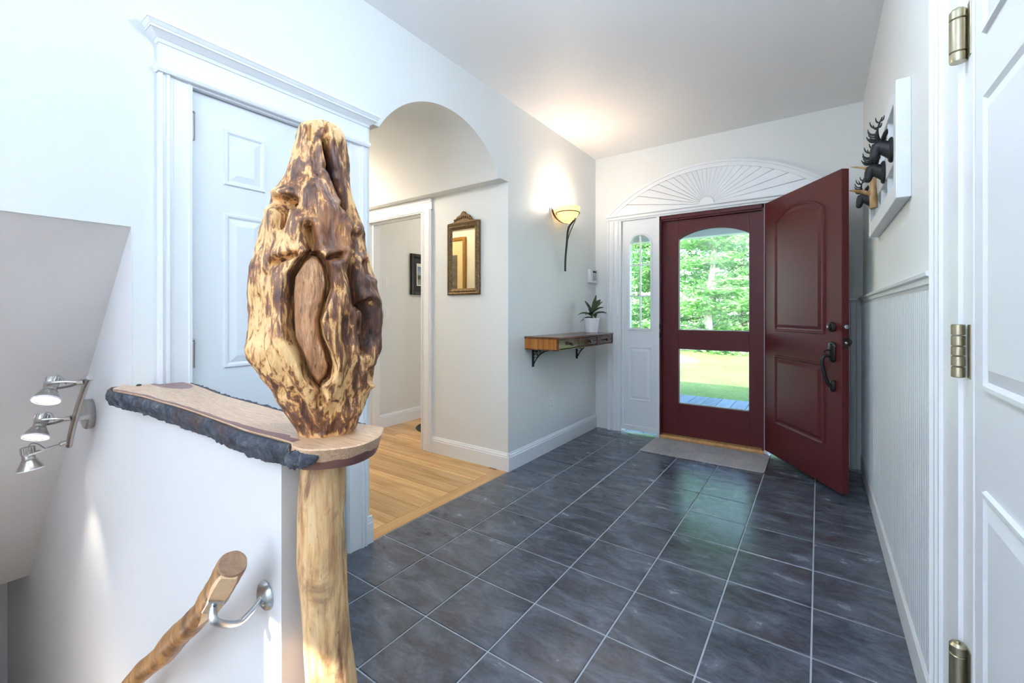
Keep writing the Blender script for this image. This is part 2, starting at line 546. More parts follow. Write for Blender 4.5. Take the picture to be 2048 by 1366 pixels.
ys = [TY + TS * j for j in range(-8, 10)] + [YB + .04]
struct(MB().box(XL, XR, YR, -1.237, -.12, 0).build('floor_rear', 'oak_border'), 'oak floor of the room behind the viewer', 'floor')
for i in range(len(xs) - 1):
    for j in range(len(ys) - 1):
        x0, x1, y0, y1 = xs[i], xs[i + 1], ys[j], ys[j + 1]
        if x1 <= -.9 and y0 < YF + .117:
            if y1 > YF + .117: y0 = YF + .117
            elif y1 > -.62: continue
        elif x0 < -.92 and y0 < YF and x1 > -.95:
            x0 = max(x0, -.95)
        add_tile(x0, x1, y0, y1)

# ------------------------------------------------------------------ oak floor of the passage
fo = struct(MB().box(-4.3, XL, YJ, 4.58, -.12, -.006).build('floor_passage', 'oak_border'), 'honey oak plank floor of the passage and far room', 'floor')
MB().box(-1.93, XL, YJ + .015, YP - .015, -.008, .0015).build('border_plank', 'oak_border', fo, bevel=.001, seg=1)
rng = random.Random(3)
y = YJ + .002
while y < 4.5:
    x = -1.931 if y < YP - .05 else -2.0
    x -= 0
    cut = x
    first = True
    while cut > -4.25:
        ln = rng.uniform(.5, 1.35)
        nx = max(cut - ln, -4.28)
        MB().box(nx + .0008, cut - .0008, y + .0008, y + .0822, -.008, .001 + rng.uniform(-.0004, .0004)).build('plank', 'oak', fo)
        cut = nx
    y += .083

# ------------------------------------------------------------------ baseboards, chair rail, beadboard
BASE = [(0, 0), (.015, 0), (.015, .100), (.012, .106), (.013, .113), (.008, .122), (.006, .130), (0, .132)]
def base_y(name, xw, sgn, y0, y1, label, z=0.0):          # along Y, on a wall at x = xw, growing towards sgn
    return struct(MB().prism([(xw + sgn * a, z + b) for a, b in BASE], 'Y', y0, y1).build(name, 'trim'), label, 'baseboard')
def base_x(name, yw, sgn, x0, x1, label):
    return struct(MB().prism([(yw + sgn * a, b) for a, b in BASE], 'X', x0, x1).build(name, 'trim'), label, 'baseboard')
base_y('baseboard_left', XL, 1, YP - .0142, YB, 'white baseboard under the floating drawer table')
base_x('baseboard_passage', YP, -1, -2.614, XL + .0146, 'white baseboard under the gilt mirror')
m = MB().prism([(XL + a, b) for a, b in BASE], 'Y', 1.349, YJ + .013)
m.prism([(YJ + a, b) for a, b in BASE], 'X', -4.3, XL + .013)
struct(m.build('baseboard_jamb', 'trim'), 'short white baseboard between white door casing and passage', 'baseboard')
base_y('baseboard_far_room', -3.58, 1, YP + .12, 4.58, 'white baseboard in the room beyond the doorway')
base_y('baseboard_right', XR, -1, 1.595, YB, 'white baseboard below the beadboard')
bw = thing('trim_1', (XR, 2.8, .1), 'white vertical beadboard wainscot on the right wall', 'wainscot', kind='structure')
BP = [(0, 0), (-.011, 0), (-.011, .026), (-.004, .0268), (-.004, .0290), (-.0115, .0305), (-.0115, .0325), (-.004, .0345), (0, .0346)]
mm = MB().prism([(XR + a, 1.60 + b) for a, b in BP], 'Z', .128, 1.222)
b0 = mm.build('board', 'bead', bw)
for i in range(1, 72):
    share(b0, 'board', bw, (0, .0346 * i, 0))
RAIL = [(0, 0), (.012, 0), (.014, .010), (.020, .014), (.020, .030), (.030, .034), (.032, .044), (.026, .048), (0, .048)]
MB().prism([(XR - a, 1.217 + b) for a, b in RAIL], 'Y', 1.595, YB).build('chair_rail', 'trim', bw)
b2 = thing('trim_2', (.19, YB, .1), 'narrow white beadboard panel behind the open red door', 'wainscot', kind='structure')
for i in range(4):
    MB().prism([(.125 + .0346 * i + b, YB + a) for a, b in BP], 'Z', 0, 1.232).build('board', 'bead', b2)
MB().prism([(YB - a, 1.232 + b) for a, b in RAIL], 'X', .115, XR).build('chair_rail', 'trim', b2)

# ------------------------------------------------------------------ white panel doors
def panel_door(root, face_x, sgn, y0, y1, ztop, cols, rows, mat, thick=.035):
    """slab in the YZ plane whose shown face is at face_x, growing towards sgn*X"""
    MB().box(face_x, face_x - sgn * thick, y0, y1, .012, ztop).build('leaf', mat, root, bevel=.002, seg=1)
    for (z0, z1) in rows:
        for (c0, c1) in cols:
            rr = panel_rings(rect(c0, c1, z0, z1), PANEL, lambda w, z, h: (face_x + sgn * h, w, z))
            MB().rings(rr, False, True).build('panel', mat, root)
d1 = thing('door_1', (XL, .935, 0), 'white six-panel closet door under a moulded head casing', 'door', kind='structure')
panel_door(d1, XL - .012, 1, .623, 1.247, 1.958, ((.723, .877), (.98, 1.135)), ((1.64, 1.855), (.94, 1.533), (.20, .76)), 'trim_d')
for z in (1.82, 1.0, .22):
    h = MB(); h.lathe([(.006, 0), (.006, .095)], 10, (XL + .004, .620, z - .047)); h.lathe([(.003, 0), (.007, .004), (.003, .01)], 8, (XL + .004, .620, z + .048))
    h.box(XL - .01, XL + .001, .621, .627, z - .045, z + .045)
    h.build('hinge', 'nickel', d1, smooth=True)
# casing with an entablature head
def casing_poly(outer, inner, sgn):
    """cross-section (y, x) of a fluted casing from its outer edge inwards"""
    P = [(0, 0), (0, .022), (.010, .024), (.013, .017), (.019, .017), (.022, .023), (.030, .023), (.033, .016), (.040, .016), (.043, .014), (.085, .012), (.088, .016), (.097, .015), (.100, 0)]
    k2 = abs(inner - outer) / .100
    return [(outer + sgn * a * k2, b) for a, b in P]
c1 = thing('trim_3', (XL, .935, 0), 'white fluted door casing with a crown moulded head', 'door casing', kind='structure')
for outer, inner, sg in ((.516, .618, 1), (1.349, 1.252, -1)):
    MB().prism([(XL + b, a) for a, b in casing_poly(outer, inner, sg)], 'Z', 0, 1.97).build('side_casing', 'trim', c1)
MB().box(XL - .02, XL + .012, .60, 1.27, 1.960, 1.975).build('stop', 'trim', c1)
hd = MB()
def head_layer(z0, z1, p0, p1, over0, over1):
    """one moulding layer: projection and side overhang change from bottom to top"""
    a0, a1 = .516, 1.349
    lo = [(XL, a0 - over0, z0), (XL + p0, a0 - over0, z0), (XL + p0, a1 + over0, z0), (XL, a1 + over0, z0)]
    hi = [(XL, a0 - over1, z1), (XL + p1, a0 - over1, z1), (XL + p1, a1 + over1, z1), (XL, a1 + over1, z1)]
    hd.rings([lo, hi])
head_layer(1.968, 1.978, .030, .034, .006, .010); head_layer(1.978, 1.990, .034, .034, .010, .010); head_layer(1.990, 2.000, .030, .024, .006, .0)
head_layer(2.000, 2.066, .022, .022, 0, 0)
head_layer(2.066, 2.078, .026, .030, .004, .008); head_layer(2.078, 2.096, .032, .052, .010, .030); head_layer(2.096, 2.104, .056, .056, .033, .033)
head_layer(2.104, 2.116, .058, .066, .035, .042); head_layer(2.116, 2.128, .068, .068, .044, .044)
hd.build('head_entablature', 'trim', c1)

d4 = thing('door_4', (XR, .866, 0), 'white panel door beside the beadboard with large brass spring hinges', 'door', kind='structure')
panel_door(d4, XR - .004, -1, .463, 1.270, 2.026, ((.93, 1.20), (.55, .82)), ((1.682, 1.90), (1.0, 1.572), (.22, .812)), 'trim_d')
c2 = thing('trim_4', (XR, 1.43, 0), 'wide white fluted casing beside the beadboard', 'door casing', kind='structure')
P = [(0, 0), (0, .024), (.012, .026), (.020, .018), (.045, .018), (.050, .023), (.062, .023), (.066, .016), (.088, .016), (.092, .022), (.104, .022), (.108, .015), (.240, .013), (.246, 0)]
MB().prism([(XR - b, 1.595 - a) for a, b in P], 'Z', 0, ZC - .01).build('side_casing', 'trim', c2)
MB().box(XR - .006, XR + .05, 1.274, 1.352, 0, 2.06).build('jamb', 'trim', c2, bevel=.002, seg=1)
def butt_hinge(root, x, y, z, spring):
    h = MB()
    hh = .057
    if spring:
        h.lathe([(.0135, -hh), (.0145, -hh + .004), (.0145, -hh + .018), (.012, -hh + .020), (.0145, -hh + .022), (.0145, hh - .026), (.012, hh - .024), (.0145, hh - .022), (.0145, hh - .006), (.010, hh)], 18, (x, y, z))
        h.lathe([(.004, hh), (.004, hh + .004)], 8, (x, y, z))
    else:
        segs = [(-hh, -.034), (-.033, -.011), (-.010, .010), (.011, .033), (.034, hh)]
        for a, b in segs:
            h.lathe([(.0095, a), (.0115, a + .0015), (.0115, b - .0015), (.0095, b)], 16, (x, y, z))
    h.build('knuckle', 'brass', root, smooth=True)
    MB().box(XR - .008, XR - .003, y - .030, y - .010, z - hh, z + hh).build('hinge_leaf', 'brass', root, bevel=.001, seg=1)
for z, sp in ((1.746, True), (1.069, False), (.385, True)):
    butt_hinge(d4, XR - .020, 1.318, z, sp)

# passage doorway casing
c3 = thing('trim_5', (-3.1, YP, 0), 'cream lit doorway casing in the passage', 'door casing', kind='structure')
MB().prism([(a, YP - b) for a, b in casing_poly(-2.614, -2.722, -1)], 'Z', 0, 2.010).build('side_casing', 'trim', c3)
MB().prism([(a, YP - b) for a, b in casing_poly(-3.591, -3.483, 1)], 'Z', 0, 2.010).build('side_casing', 'trim', c3)
MB().prism([(YP - b, a) for a, b in casing_poly(2.103, 2.000, -1)], 'X', -3.591, -2.614).build('head_casing', 'trim', c3)
m = MB(); m.box(-2.749, -2.7352, YP - .005, YP + .125, 0, 2.009); m.box(-3.4698, -3.456, YP - .005, YP + .125, 0, 2.009); m.box(-3.456, -2.749, YP - .005, YP + .125, 1.995, 2.009)
m.box(-2.762, -2.748, YP + .04, YP + .075, 0, 1.994); m.box(-3.457, -3.443, YP + .04, YP + .075, 0, 1.994); m.box(-3.443, -2.762, YP + .04, YP + .075, 1.980, 1.996)
m.build('jamb', 'trim', c3)

# ------------------------------------------------------------------ front entry: casing, sidelights, fan, storm door, open red door
HX = -.797                                                  # centre of the entry
c4 = thing('trim_6', (HX, YB, 0), 'white casing and posts framing the red front door', 'door casing', kind='structure')
def flat_cas(x0, x1):
    s = 1 if x1 > x0 else -1
    w = abs(x1 - x0)
    P = [(0, 0), (0, .028), (.015, .030), (.020, .022), (w * .45, .022), (w * .5, .026), (w * .6, .026), (w * .65, .018), (w - .012, .016), (w, .010), (w, 0)]
    return [(x0 + s * a, YB - b) for a, b in P]
MB().prism(flat_cas(-1.708, -1.60), 'Z', 0, 2.045).build('side_casing', 'trim', c4)
MB().prism(flat_cas(.115, .006), 'Z', 0, 2.045).build('side_casing', 'trim', c4)
MB().prism([(YB + .1, 2.043), (YB - .016, 2.043), (YB - .020, 2.055), (YB - .030, 2.060), (YB - .032, 2.078), (YB - .045, 2.086), (YB - .045, 2.098), (YB + .1, 2.098)], 'X', -1.715, .121).build('head_casing', 'trim', c4)
MB().box(-1.605, -1.575, YB - .005, YB + .12, 0, 2.045).build('jamb', 'trim', c4)
MB().box(-.02, .01, YB - .005, YB + .12, 0, 2.045).build('jamb', 'trim', c4)
MB().box(-1.232, -1.206, YB - .012, YB + .12, 0, 2.045).build('mullion_post', 'trim', c4)
MB().box(-.366, -.340, YB + .01, YB + .12, 0, 2.045).build('mullion_post', 'trim', c4)
MB().prism([(YB - .012, 0), (YB - .012, .012), (YB + .004, .026), (YB + .13, .026), (YB + .13, 0)], 'X', -1.206, -.366).build('sill', 'oak_border', c4)
def sidelight(name, cx, label):
    s = thing(name, (cx, YB, .02), label, 'window', kind='structure')
    x0, x1 = cx - .172, cx + .172
    g0, g1 = cx - .098, cx + .098
    zb, zs = 1.005, 1.795
    n = 16
    arcp = [(cx + .098 * math.cos(math.pi * i / n), zs + .098 * math.sin(math.pi * i / n)) for i in range(n + 1)]
    Y0, Y1 = YB + .012, YB + .056
    f = MB()
    f.box(x0, g0, Y0, Y1, .026, 2.042); f.box(g1, x1, Y0, Y1, .026, 2.042); f.box(g0, g1, Y0, Y1, .026, zb)
    f.prism([(g1, 2.042)] + [(a, b) for a, b in arcp] + [(g0, 2.042)], 'Y', Y0, Y1)
    f.build('panel_frame', 'trim_d', s)
    # moulding around the light and its muntins
    outer = [(g0 - .022, zb - .022), (g1 + .022, zb - .022)] + [(cx + .120 * math.cos(math.pi * i / n), zs + .120 * math.sin(math.pi * i / n)) for i in range(n + 1)]
    rr = panel_rings(outer, [(0, 0), (.004, .008), (.012, .005), (.016, .010), (.022, .008), (.023, -.02)], lambda w, z, h: (w, Y0 - h, z))
    MB().rings(rr, False, False).build('moulding', 'trim', s)
    for a in ((cx - .006, cx + .006, zb, zs + .095), ):
        MB().box(a[0], a[1], Y0 - .002, Y0 + .02, a[2], a[3]).build('muntin', 'trim', s)
    for z in (1.313, 1.607):
        MB().box(g0, g1, Y0 - .001, Y0 + .019, z - .006, z + .006).build('muntin', 'trim', s)
    MB().prism([(g0, zb), (g1, zb)] + arcp, 'Y', Y0 + .022, Y0 + .026).build('pane', 'glass', s)
    rr = panel_rings(rect(cx - .115, cx + .115, .31, .83), PANEL, lambda w, z, h: (w, Y0 - h, z))
    MB().rings(rr, False, True).build('panel', 'trim_d', s)
    MB().box(x0, x1, Y0 - .012, Y0 + .002, .026, .07).build('bottom_rail', 'trim', s)
sidelight('window_3', -1.392, 'white arched sidelight with six small panes left of the storm door')
sidelight('window_4', -.182, 'white sidelight mostly hidden behind the open red door')

fan = thing('trim_7', (HX, YB, 2.098), 'white sunburst fan arch above the front door', 'fan arch', kind='structure')
hw, fr = .918, .362
frad = (fr ** 2 + hw ** 2) / (2 * fr)
fzc = 2.098 + fr - frad
def arc_pt(t, rr_):            # t in -1..1 along the arch
    a = math.asin(hw / frad) * t
    return (HX + rr_ * math.sin(a), fzc + rr_ * math.cos(a))
N = 48
outer = [arc_pt(-1 + 2 * i / N, frad) for i in range(N + 1)]
inner = [p for p in [arc_pt(-1 + 2 * i / N, frad - .052) for i in range(N + 1)] if p[1] > 2.098]
x_in = math.sqrt((frad - .052) ** 2 - (2.098 - fzc) ** 2)
inner = [(HX - x_in, 2.098)] + inner + [(HX + x_in, 2.098)]
# arch moulding in two steps
def arch_band(r0, r1, y, name):
    xo = lambda r_: math.sqrt(max(r_ ** 2 - (2.098 - fzc) ** 2, 0))
    def curve(r_):
        a = math.asin(xo(r_) / r_)
        return [(HX + r_ * math.sin(-a + 2 * a * i / N), fzc + r_ * math.cos(-a + 2 * a * i / N)) for i in range(N + 1)]
    A, B = curve(r0), curve(r1)
    mm = MB(); n_ = N + 1
    vs = [(p[0], YB, p[1]) for p in A] + [(p[0], y, p[1]) for p in A] + [(p[0], y, p[1]) for p in B] + [(p[0], YB, p[1]) for p in B]
    fs = []
    for i in range(N):
        for r_ in range(3):
            fs.append((r_ * n_ + i, r_ * n_ + i + 1, (r_ + 1) * n_ + i + 1, (r_ + 1) * n_ + i))
    mm.add(vs, fs)
    mm.build(name, 'trim', fan)
arch_band(frad, frad - .018, YB - .034, 'outer_moulding')
arch_band(frad - .018, frad - .052, YB - .026, 'inner_moulding')
hubz, hubr = 2.098, .062
NR = 24
def ray_to_arch(th):
    dx, dz = math.cos(th), math.sin(th)
    lo, hi = 0.0, 1.2
    for _ in range(40):
        mid = (lo + hi) / 2
        x, z = HX + dx * mid, hubz + dz * mid
        if (x - HX) ** 2 + (z - fzc) ** 2 < (frad - .05) ** 2: lo = mid
        else: hi = mid
    return lo
for i in range(NR):
    t0, t1 = math.pi * i / NR + .0055, math.pi * (i + 1) / NR - .0055
    pts = []
    for th in (t0, t1):
        pts.append((HX + math.cos(th) * hubr * .8, hubz + math.sin(th) * hubr * .8))
    e = [(HX + math.cos(th) * ray_to_arch(th), hubz + math.sin(th) * ray_to_arch(th)) for th in (t1, (t0 + t1) / 2, t0)]
    # each ray is a shallow wedge: one edge deep, the other proud
    v = [(pts[0][0], YB - .012, pts[0][1]), (pts[1][0], YB - .016, pts[1][1]), (e[0][0], YB - .022, e[0][1]), (e[1][0], YB - .019, e[1][1]), (e[2][0], YB - .014, e[2][1])]
    vb = [(p[0], YB, p[2]) for p in v]
    MB().add(v + vb, [(0, 1, 2, 3, 4)] + [(j, (j + 1) % 5, (j + 1) % 5 + 5, j + 5) for j in range(5)]).build('ray_panel', 'trim', fan)
MB().prism([(HX + hubr * math.cos(math.pi * i / 20), hubz + hubr * math.sin(math.pi * i / 20)) for i in range(21)], 'Y', YB - .024, YB).build('hub', 'trim', fan, bevel=.003)

d3 = thing('door_3', (-.79, YB + .14, .03), 'closed oxblood storm door with two glass lights', 'door', kind='structure')
Y0, Y1 = YB + .062, YB + .105
sx0, sx1, gx0, gx1 = -1.206, -.366, -1.053, -.479
half_g = (gx1 - gx0) / 2; rg = (.075 ** 2 + half_g ** 2) / (2 * .075); ag = math.asin(half_g / rg)
garc = [((gx0 + gx1) / 2 + rg * math.sin(-ag + 2 * ag * i / 20), 1.828 + .075 - rg + rg * math.cos(-ag + 2 * ag * i / 20)) for i in range(21)]
MB().box(sx0 + .012, gx0, Y0, Y1, .03, 2.0).build('stile', 'red', d3, bevel=.002, seg=1)
MB().box(gx1, sx1 - .012, Y0, Y1, .03, 2.0).build('stile', 'red', d3, bevel=.002, seg=1)
MB().box(gx0, gx1, Y0, Y1, .03, .32).build('bottom_rail', 'red', d3)
MB().box(gx0, gx1, Y0, Y1, .824, .994).build('lock_rail', 'red', d3)
MB().prism(garc + [(gx1, 2.0), (gx0, 2.0)], 'Y', Y0, Y1).build('top_rail', 'red', d3)
m = MB(); m.box(sx0, sx0 + .012, YB + .0, Y1, .026, 2.043); m.box(sx1 - .012, sx1, YB + .0, Y1, .026, 2.043); m.box(sx0, sx1, YB + .0, Y1, 2.012, 2.043)
m.box(sx0, sx1, YB + .02, Y0, 2.0, 2.012)
m.build('frame', 'red', d3)
MB().box(gx0, gx1, Y0 + .018, Y0 + .022, .32, .824).build('pane', 'glass', d3)
MB().prism([(gx0, .994), (gx1, .994)] + garc[::-1], 'Y', Y0 + .018, Y0 + .022).build('pane', 'glass', d3)
# slim white stop bead round each light
for pl in (rect(gx0, gx1, .32, .824), [(gx0, .994), (gx1, .994)] + garc[::-1]):
    rr = panel_rings(pl, [(0, 0), (0, .006), (.006, .006), (.006, 0)], lambda w, z, h: (w, Y0 + .024 - h + .012, z))
    MB().rings(rr, False, False).build('glazing_bead', 'trim', d3)
for z in (.95, 1.03):
    MB().lathe([(.007, -.025), (.009, -.022), (.009, .022), (.007, .025)], 12, (sx0 + .006, YB - .004, z)).build('hinge', 'bronze', d3, smooth=True)
num = [(-.006, 0), (.006, 0), (.006, .058), (-.002, .058), (-.014, .047), (-.014, .040), (-.006, .044)]
mm = MB().prism([(-1.140 + a, 1.625 + b) for a, b in num], 'Y', Y0 - .003, Y0)
mm.box(-1.153, -1.127, Y0 - .003, Y0, 1.621, 1.628)
o = mm.build('house_number', 'bronze', d3)

DW, DT, DZ0, DZ1 = .872, .044, .034, 2.040
d2 = thing('door_2', (-.362, YB + .002, 0), 'open oxblood front door with arched panel and bronze handle set', 'door', kind='structure', rz=math.atan2(-.837, .548))
# local: x along the leaf from the hinge, -y is the shown outer face
MB().box(0, DW, 0, DT, DZ0, DZ1).build('leaf', 'red', d2, bevel=.003, local=True)
DP = [(0.0, -.001), (.005, .009), (.012, .009), (.020, .002), (.030, .001), (.052, .009), (.056, .009)]
for pl in (arch_rect(.15, .715, 1.01, 1.852, .092), rect(.15, .715, .285, .825)):
    MB().rings(panel_rings(pl, DP, lambda w, z, h: (w, -h, z)), False, True).build('panel', 'red', d2, local=True)
MB().box(DW, DW + .003, .008, .036, .93, 1.00).build('latch_plate', 'bronze', d2, local=True)
MB().lathe([(.009, 0), (.009, .008), (.005, .013)], 10, (DW + .002, .022, .966), (1, 0, 0)).build('latch_bolt', 'silver', d2, local=True, smooth=True)
MB().lathe([(.013, 0), (.013, .012), (.010, .014)], 12, (DW, .022, 1.065), (1, 0, 0)).build('deadbolt', 'silver', d2, local=True, smooth=True)
MB().lathe([(.026, 0), (.027, .004), (.010, .012), (.010, .03), (.022, .036), (.026, .045), (.020, .056), (.006, .058)], 16, (.80, DT, .966), (0, 1, 0)).build('inner_knob', 'bronze', d2, local=True, smooth=True)
dl = MB().lathe([(.030, 0), (.032, .006), (.028, .016), (.020, .020), (.018, .030), (.006, .032)], 24, (.795, 0, 1.062), (0, -1, 0)).build('deadbolt_rose', 'bronze', d2, local=True, smooth=True)
MB().lathe([(.006, .030), (.007, .034), (.004, .036)], 12, (.795, 0, 1.062), (0, -1, 0)).build('keyhole', 'silver', d2, local=True, smooth=True)
def escut(cx, cz, hw_, hh_, name):
    n_ = 20
    pts = [(cx + hw_ * math.cos(2 * math.pi * i / n_), cz + (hh_ - hw_) * (1 if math.sin(2 * math.pi * i / n_ + 1e-6) > 0 else -1) + hw_ * math.sin(2 * math.pi * i / n_)) for i in range(n_)]
    rr = [[(p[0], -h_, p[1]) for p in inset(pts, d_)] for d_, h_ in ((0, 0), (0, .008), (.006, .016), (.014, .019))]
    return MB().rings(rr, False, True).build(name, 'bronze', d2, local=True, smooth=True)
escut(.795, .905, .030, .066, 'upper_escutcheon')
escut(.800, .690, .020, .038, 'lower_escutcheon')
grip = smooth_path([(.793, -.012, .872), (.790, -.040, .880), (.786, -.060, .862), (.786, -.062, .825), (.790, -.052, .77), (.796, -.036, .715), (.800, -.022, .690), (.800, -.010, .688)], 6)
MB().tube(grip, [.008 + .0035 * math.sin(math.pi * i / (len(grip) - 1)) for i in range(len(grip))], 12).build('grip', 'bronze', d2, local=True, smooth=True)
MB().tube(smooth_path([(.795, -.012, .912), (.795, -.035, .916), (.795, -.052, .910), (.795, -.056, .900)], 5), .0055, 8).build('thumb_latch', 'bronze', d2, local=True, smooth=True)
for z in (.25, 1.02, 1.80):
    MB().lathe([(.006, -.045), (.007, -.042), (.007, .042), (.006, .045)], 10, (-.006, DT * .5, z)).build('hinge', 'bronze', d2, local=True, smooth=True)

tag(MB().prism([(-1.225, 3.585), (-.328, 3.585), (-.318, 3.60), (-.318, 4.03), (-.328, 4.043), (-1.225, 4.043)], 'Z', .0005, .009).build('doormat', 'mat', bevel=.003),
    'grey woven doormat lying in front of the red storm door', 'doormat')

# ------------------------------------------------------------------ carved log newel post with burl
def smooth(a, b, x):
    t = np.clip((x - a) / (b - a), 0, 1)
    return t * t * (3 - 2 * t)
SIL = [(246, 640, 660), (249, 622, 668), (255, 612, 675), (264, 602, 681), (273, 596, 686), (296, 589, 692), (325, 582, 698), (361, 571, 701), (396, 556, 708), (431, 543, 719), (466, 530, 730), (501, 522, 737),
       (536, 514, 747), (572, 510, 757), (607, 510, 762), (642, 512, 763), (677, 510, 760), (693, 507, 759), (720, 515, 753), (746, 532, 751), (773, 552, 748), (800, 568, 737), (826, 582, 726), (853, 597, 714),
       (868, 603, 710), (880, 603, 708)]
SILP = [(870, 606, 704), (927, 604.6, 694), (980, 599, 692), (1033, 597, 690), (1087, 596, 694), (1118, 595.6, 697), (1172, 601, 698), (1225, 606, 700), (1278, 610, 704.6), (1331, 613, 712), (1366, 614, 717), (1480, 612, 722), (1600, 610, 724), (1760, 600, 736)]
PX, PY = -.815, .507
VR = Vector((.528, .849, 0)); VC = Vector((.849, -.528, 0))     # across and towards the open side of the stair hall
SH, SV = .000937, .001015
def seg_dist(s, y, poly):
    d = np.full(s.shape, 1e9)
    for (x0, y0), (x1, y1) in zip(poly[:-1], poly[1:]):
        dx, dy = x1 - x0, y1 - y0
        t = np.clip(((s - x0) * dx + (y - y0) * dy) / (dx * dx + dy * dy), 0, 1)
        d = np.minimum(d, np.hypot(s - x0 - t * dx, y - y0 - t * dy))
    return d
def inside(s, y, poly):
    c = np.zeros(s.shape, bool)
    n_ = len(poly)
    for i in range(n_):
        x0, y0 = poly[i]; x1, y1 = poly[(i + 1) % n_]
        cond = ((y0 > y) != (y1 > y)) & (s < (x1 - x0) * (y - y0) / (y1 - y0 + 1e-9) + x0)
        c ^= cond
    return c
def fbm(P, sc, octs=4, seed=0.0):
    out = np.empty(len(P))
    off = Vector((seed * 7.1, seed * 3.3, seed * 5.7))
    for i, p in enumerate(P):
        out[i] = noise.fractal(Vector((p[0] * sc[0], p[1] * sc[1], p[2] * sc[2])) + off, .9, 2.1, octs)
    return out
CAV = [(625, 513), (606, 530), (588, 560), (583, 600), (584, 640), (588, 672), (604, 702), (615, 738), (630, 756), (643, 768), (648, 757), (664, 744), (671, 722), (664, 692), (653, 668), (648, 640), (656, 616), (667, 580), (664, 548), (657, 533), (642, 517)]
GROOVES = [  # polyline, width px, depth m
    ([(652, 300), (660, 335), (669, 368), (688, 410), (707, 456), (704, 500), (704, 547), (708, 590), (712, 615)], 5.5, .022),
    ([(708, 480), (705, 547), (713, 606)], 11, .020),
    ([(730, 612), (735, 640), (736, 668), (724, 698)], 8, .032),
    ([(713, 600), (717, 650), (722, 700)], 6, .016),
    ([(556, 538), (575, 532), (603, 524)], 5, .014), ([(657, 529), (678, 521)], 4.5, .014),
    ([(622, 474), (627, 500), (630, 515)], 8, .022),
    ([(560, 420), (575, 428), (592, 425)], 10, .022), ([(578, 425), (578, 450), (572, 470)], 7, .020),
    ([(682, 424), (690, 434)], 4.5, .012), ([(655, 352), (666, 356)], 6, .010),
    ([(643, 765), (645, 790)], 7, .014),
    ([(724, 698), (716, 740), (708, 790)], 8, .010), ([(737, 738), (741, 762)], 6, .018),
    ([(624, 274), (623, 300)], 2.5, .008), ([(650, 250), (655, 275), (648, 296)], 4, .009), ([(690, 845), (730, 808)], 4, .006),
    ([(731, 530), (736, 552)], 6, .016),
    ([(545, 560), (552, 620), (560, 680), (585, 740)], 7, .006), ([(530, 600), (535, 660), (548, 715), (575, 770)], 6, .005),
    ([(690, 640), (694, 690), (688, 740), (700, 800)], 7, .007), ([(600, 760), (620, 810), (640, 850)], 6, .006), ([(665, 790), (672, 830), (668, 860)], 6, .005)]
RIDGES = [  # swollen strands
    ([(571, 560), (568, 620), (573, 680), (592, 720), (610, 756), (635, 790)], 13, .010),
    ([(668, 545), (680, 590), (668, 632), (672, 680), (684, 715), (672, 755), (655, 785)], 14, .012),
    ([(640, 400), (665, 440), (690, 470), (686, 510)], 26, .012), ([(605, 470), (590, 500), (570, 520)], 14, .007),
    ([(740, 560), (750, 620), (748, 690), (735, 740)], 10, .008), ([(742, 754), (743, 770)], 9, .010), ([(520, 690), (520, 705)], 16, .007),
    ([(690, 825), (705, 820)], 14, .007), ([(560, 405), (588, 408)], 10, .007), ([(668, 262), (676, 285)], 12, .006)]
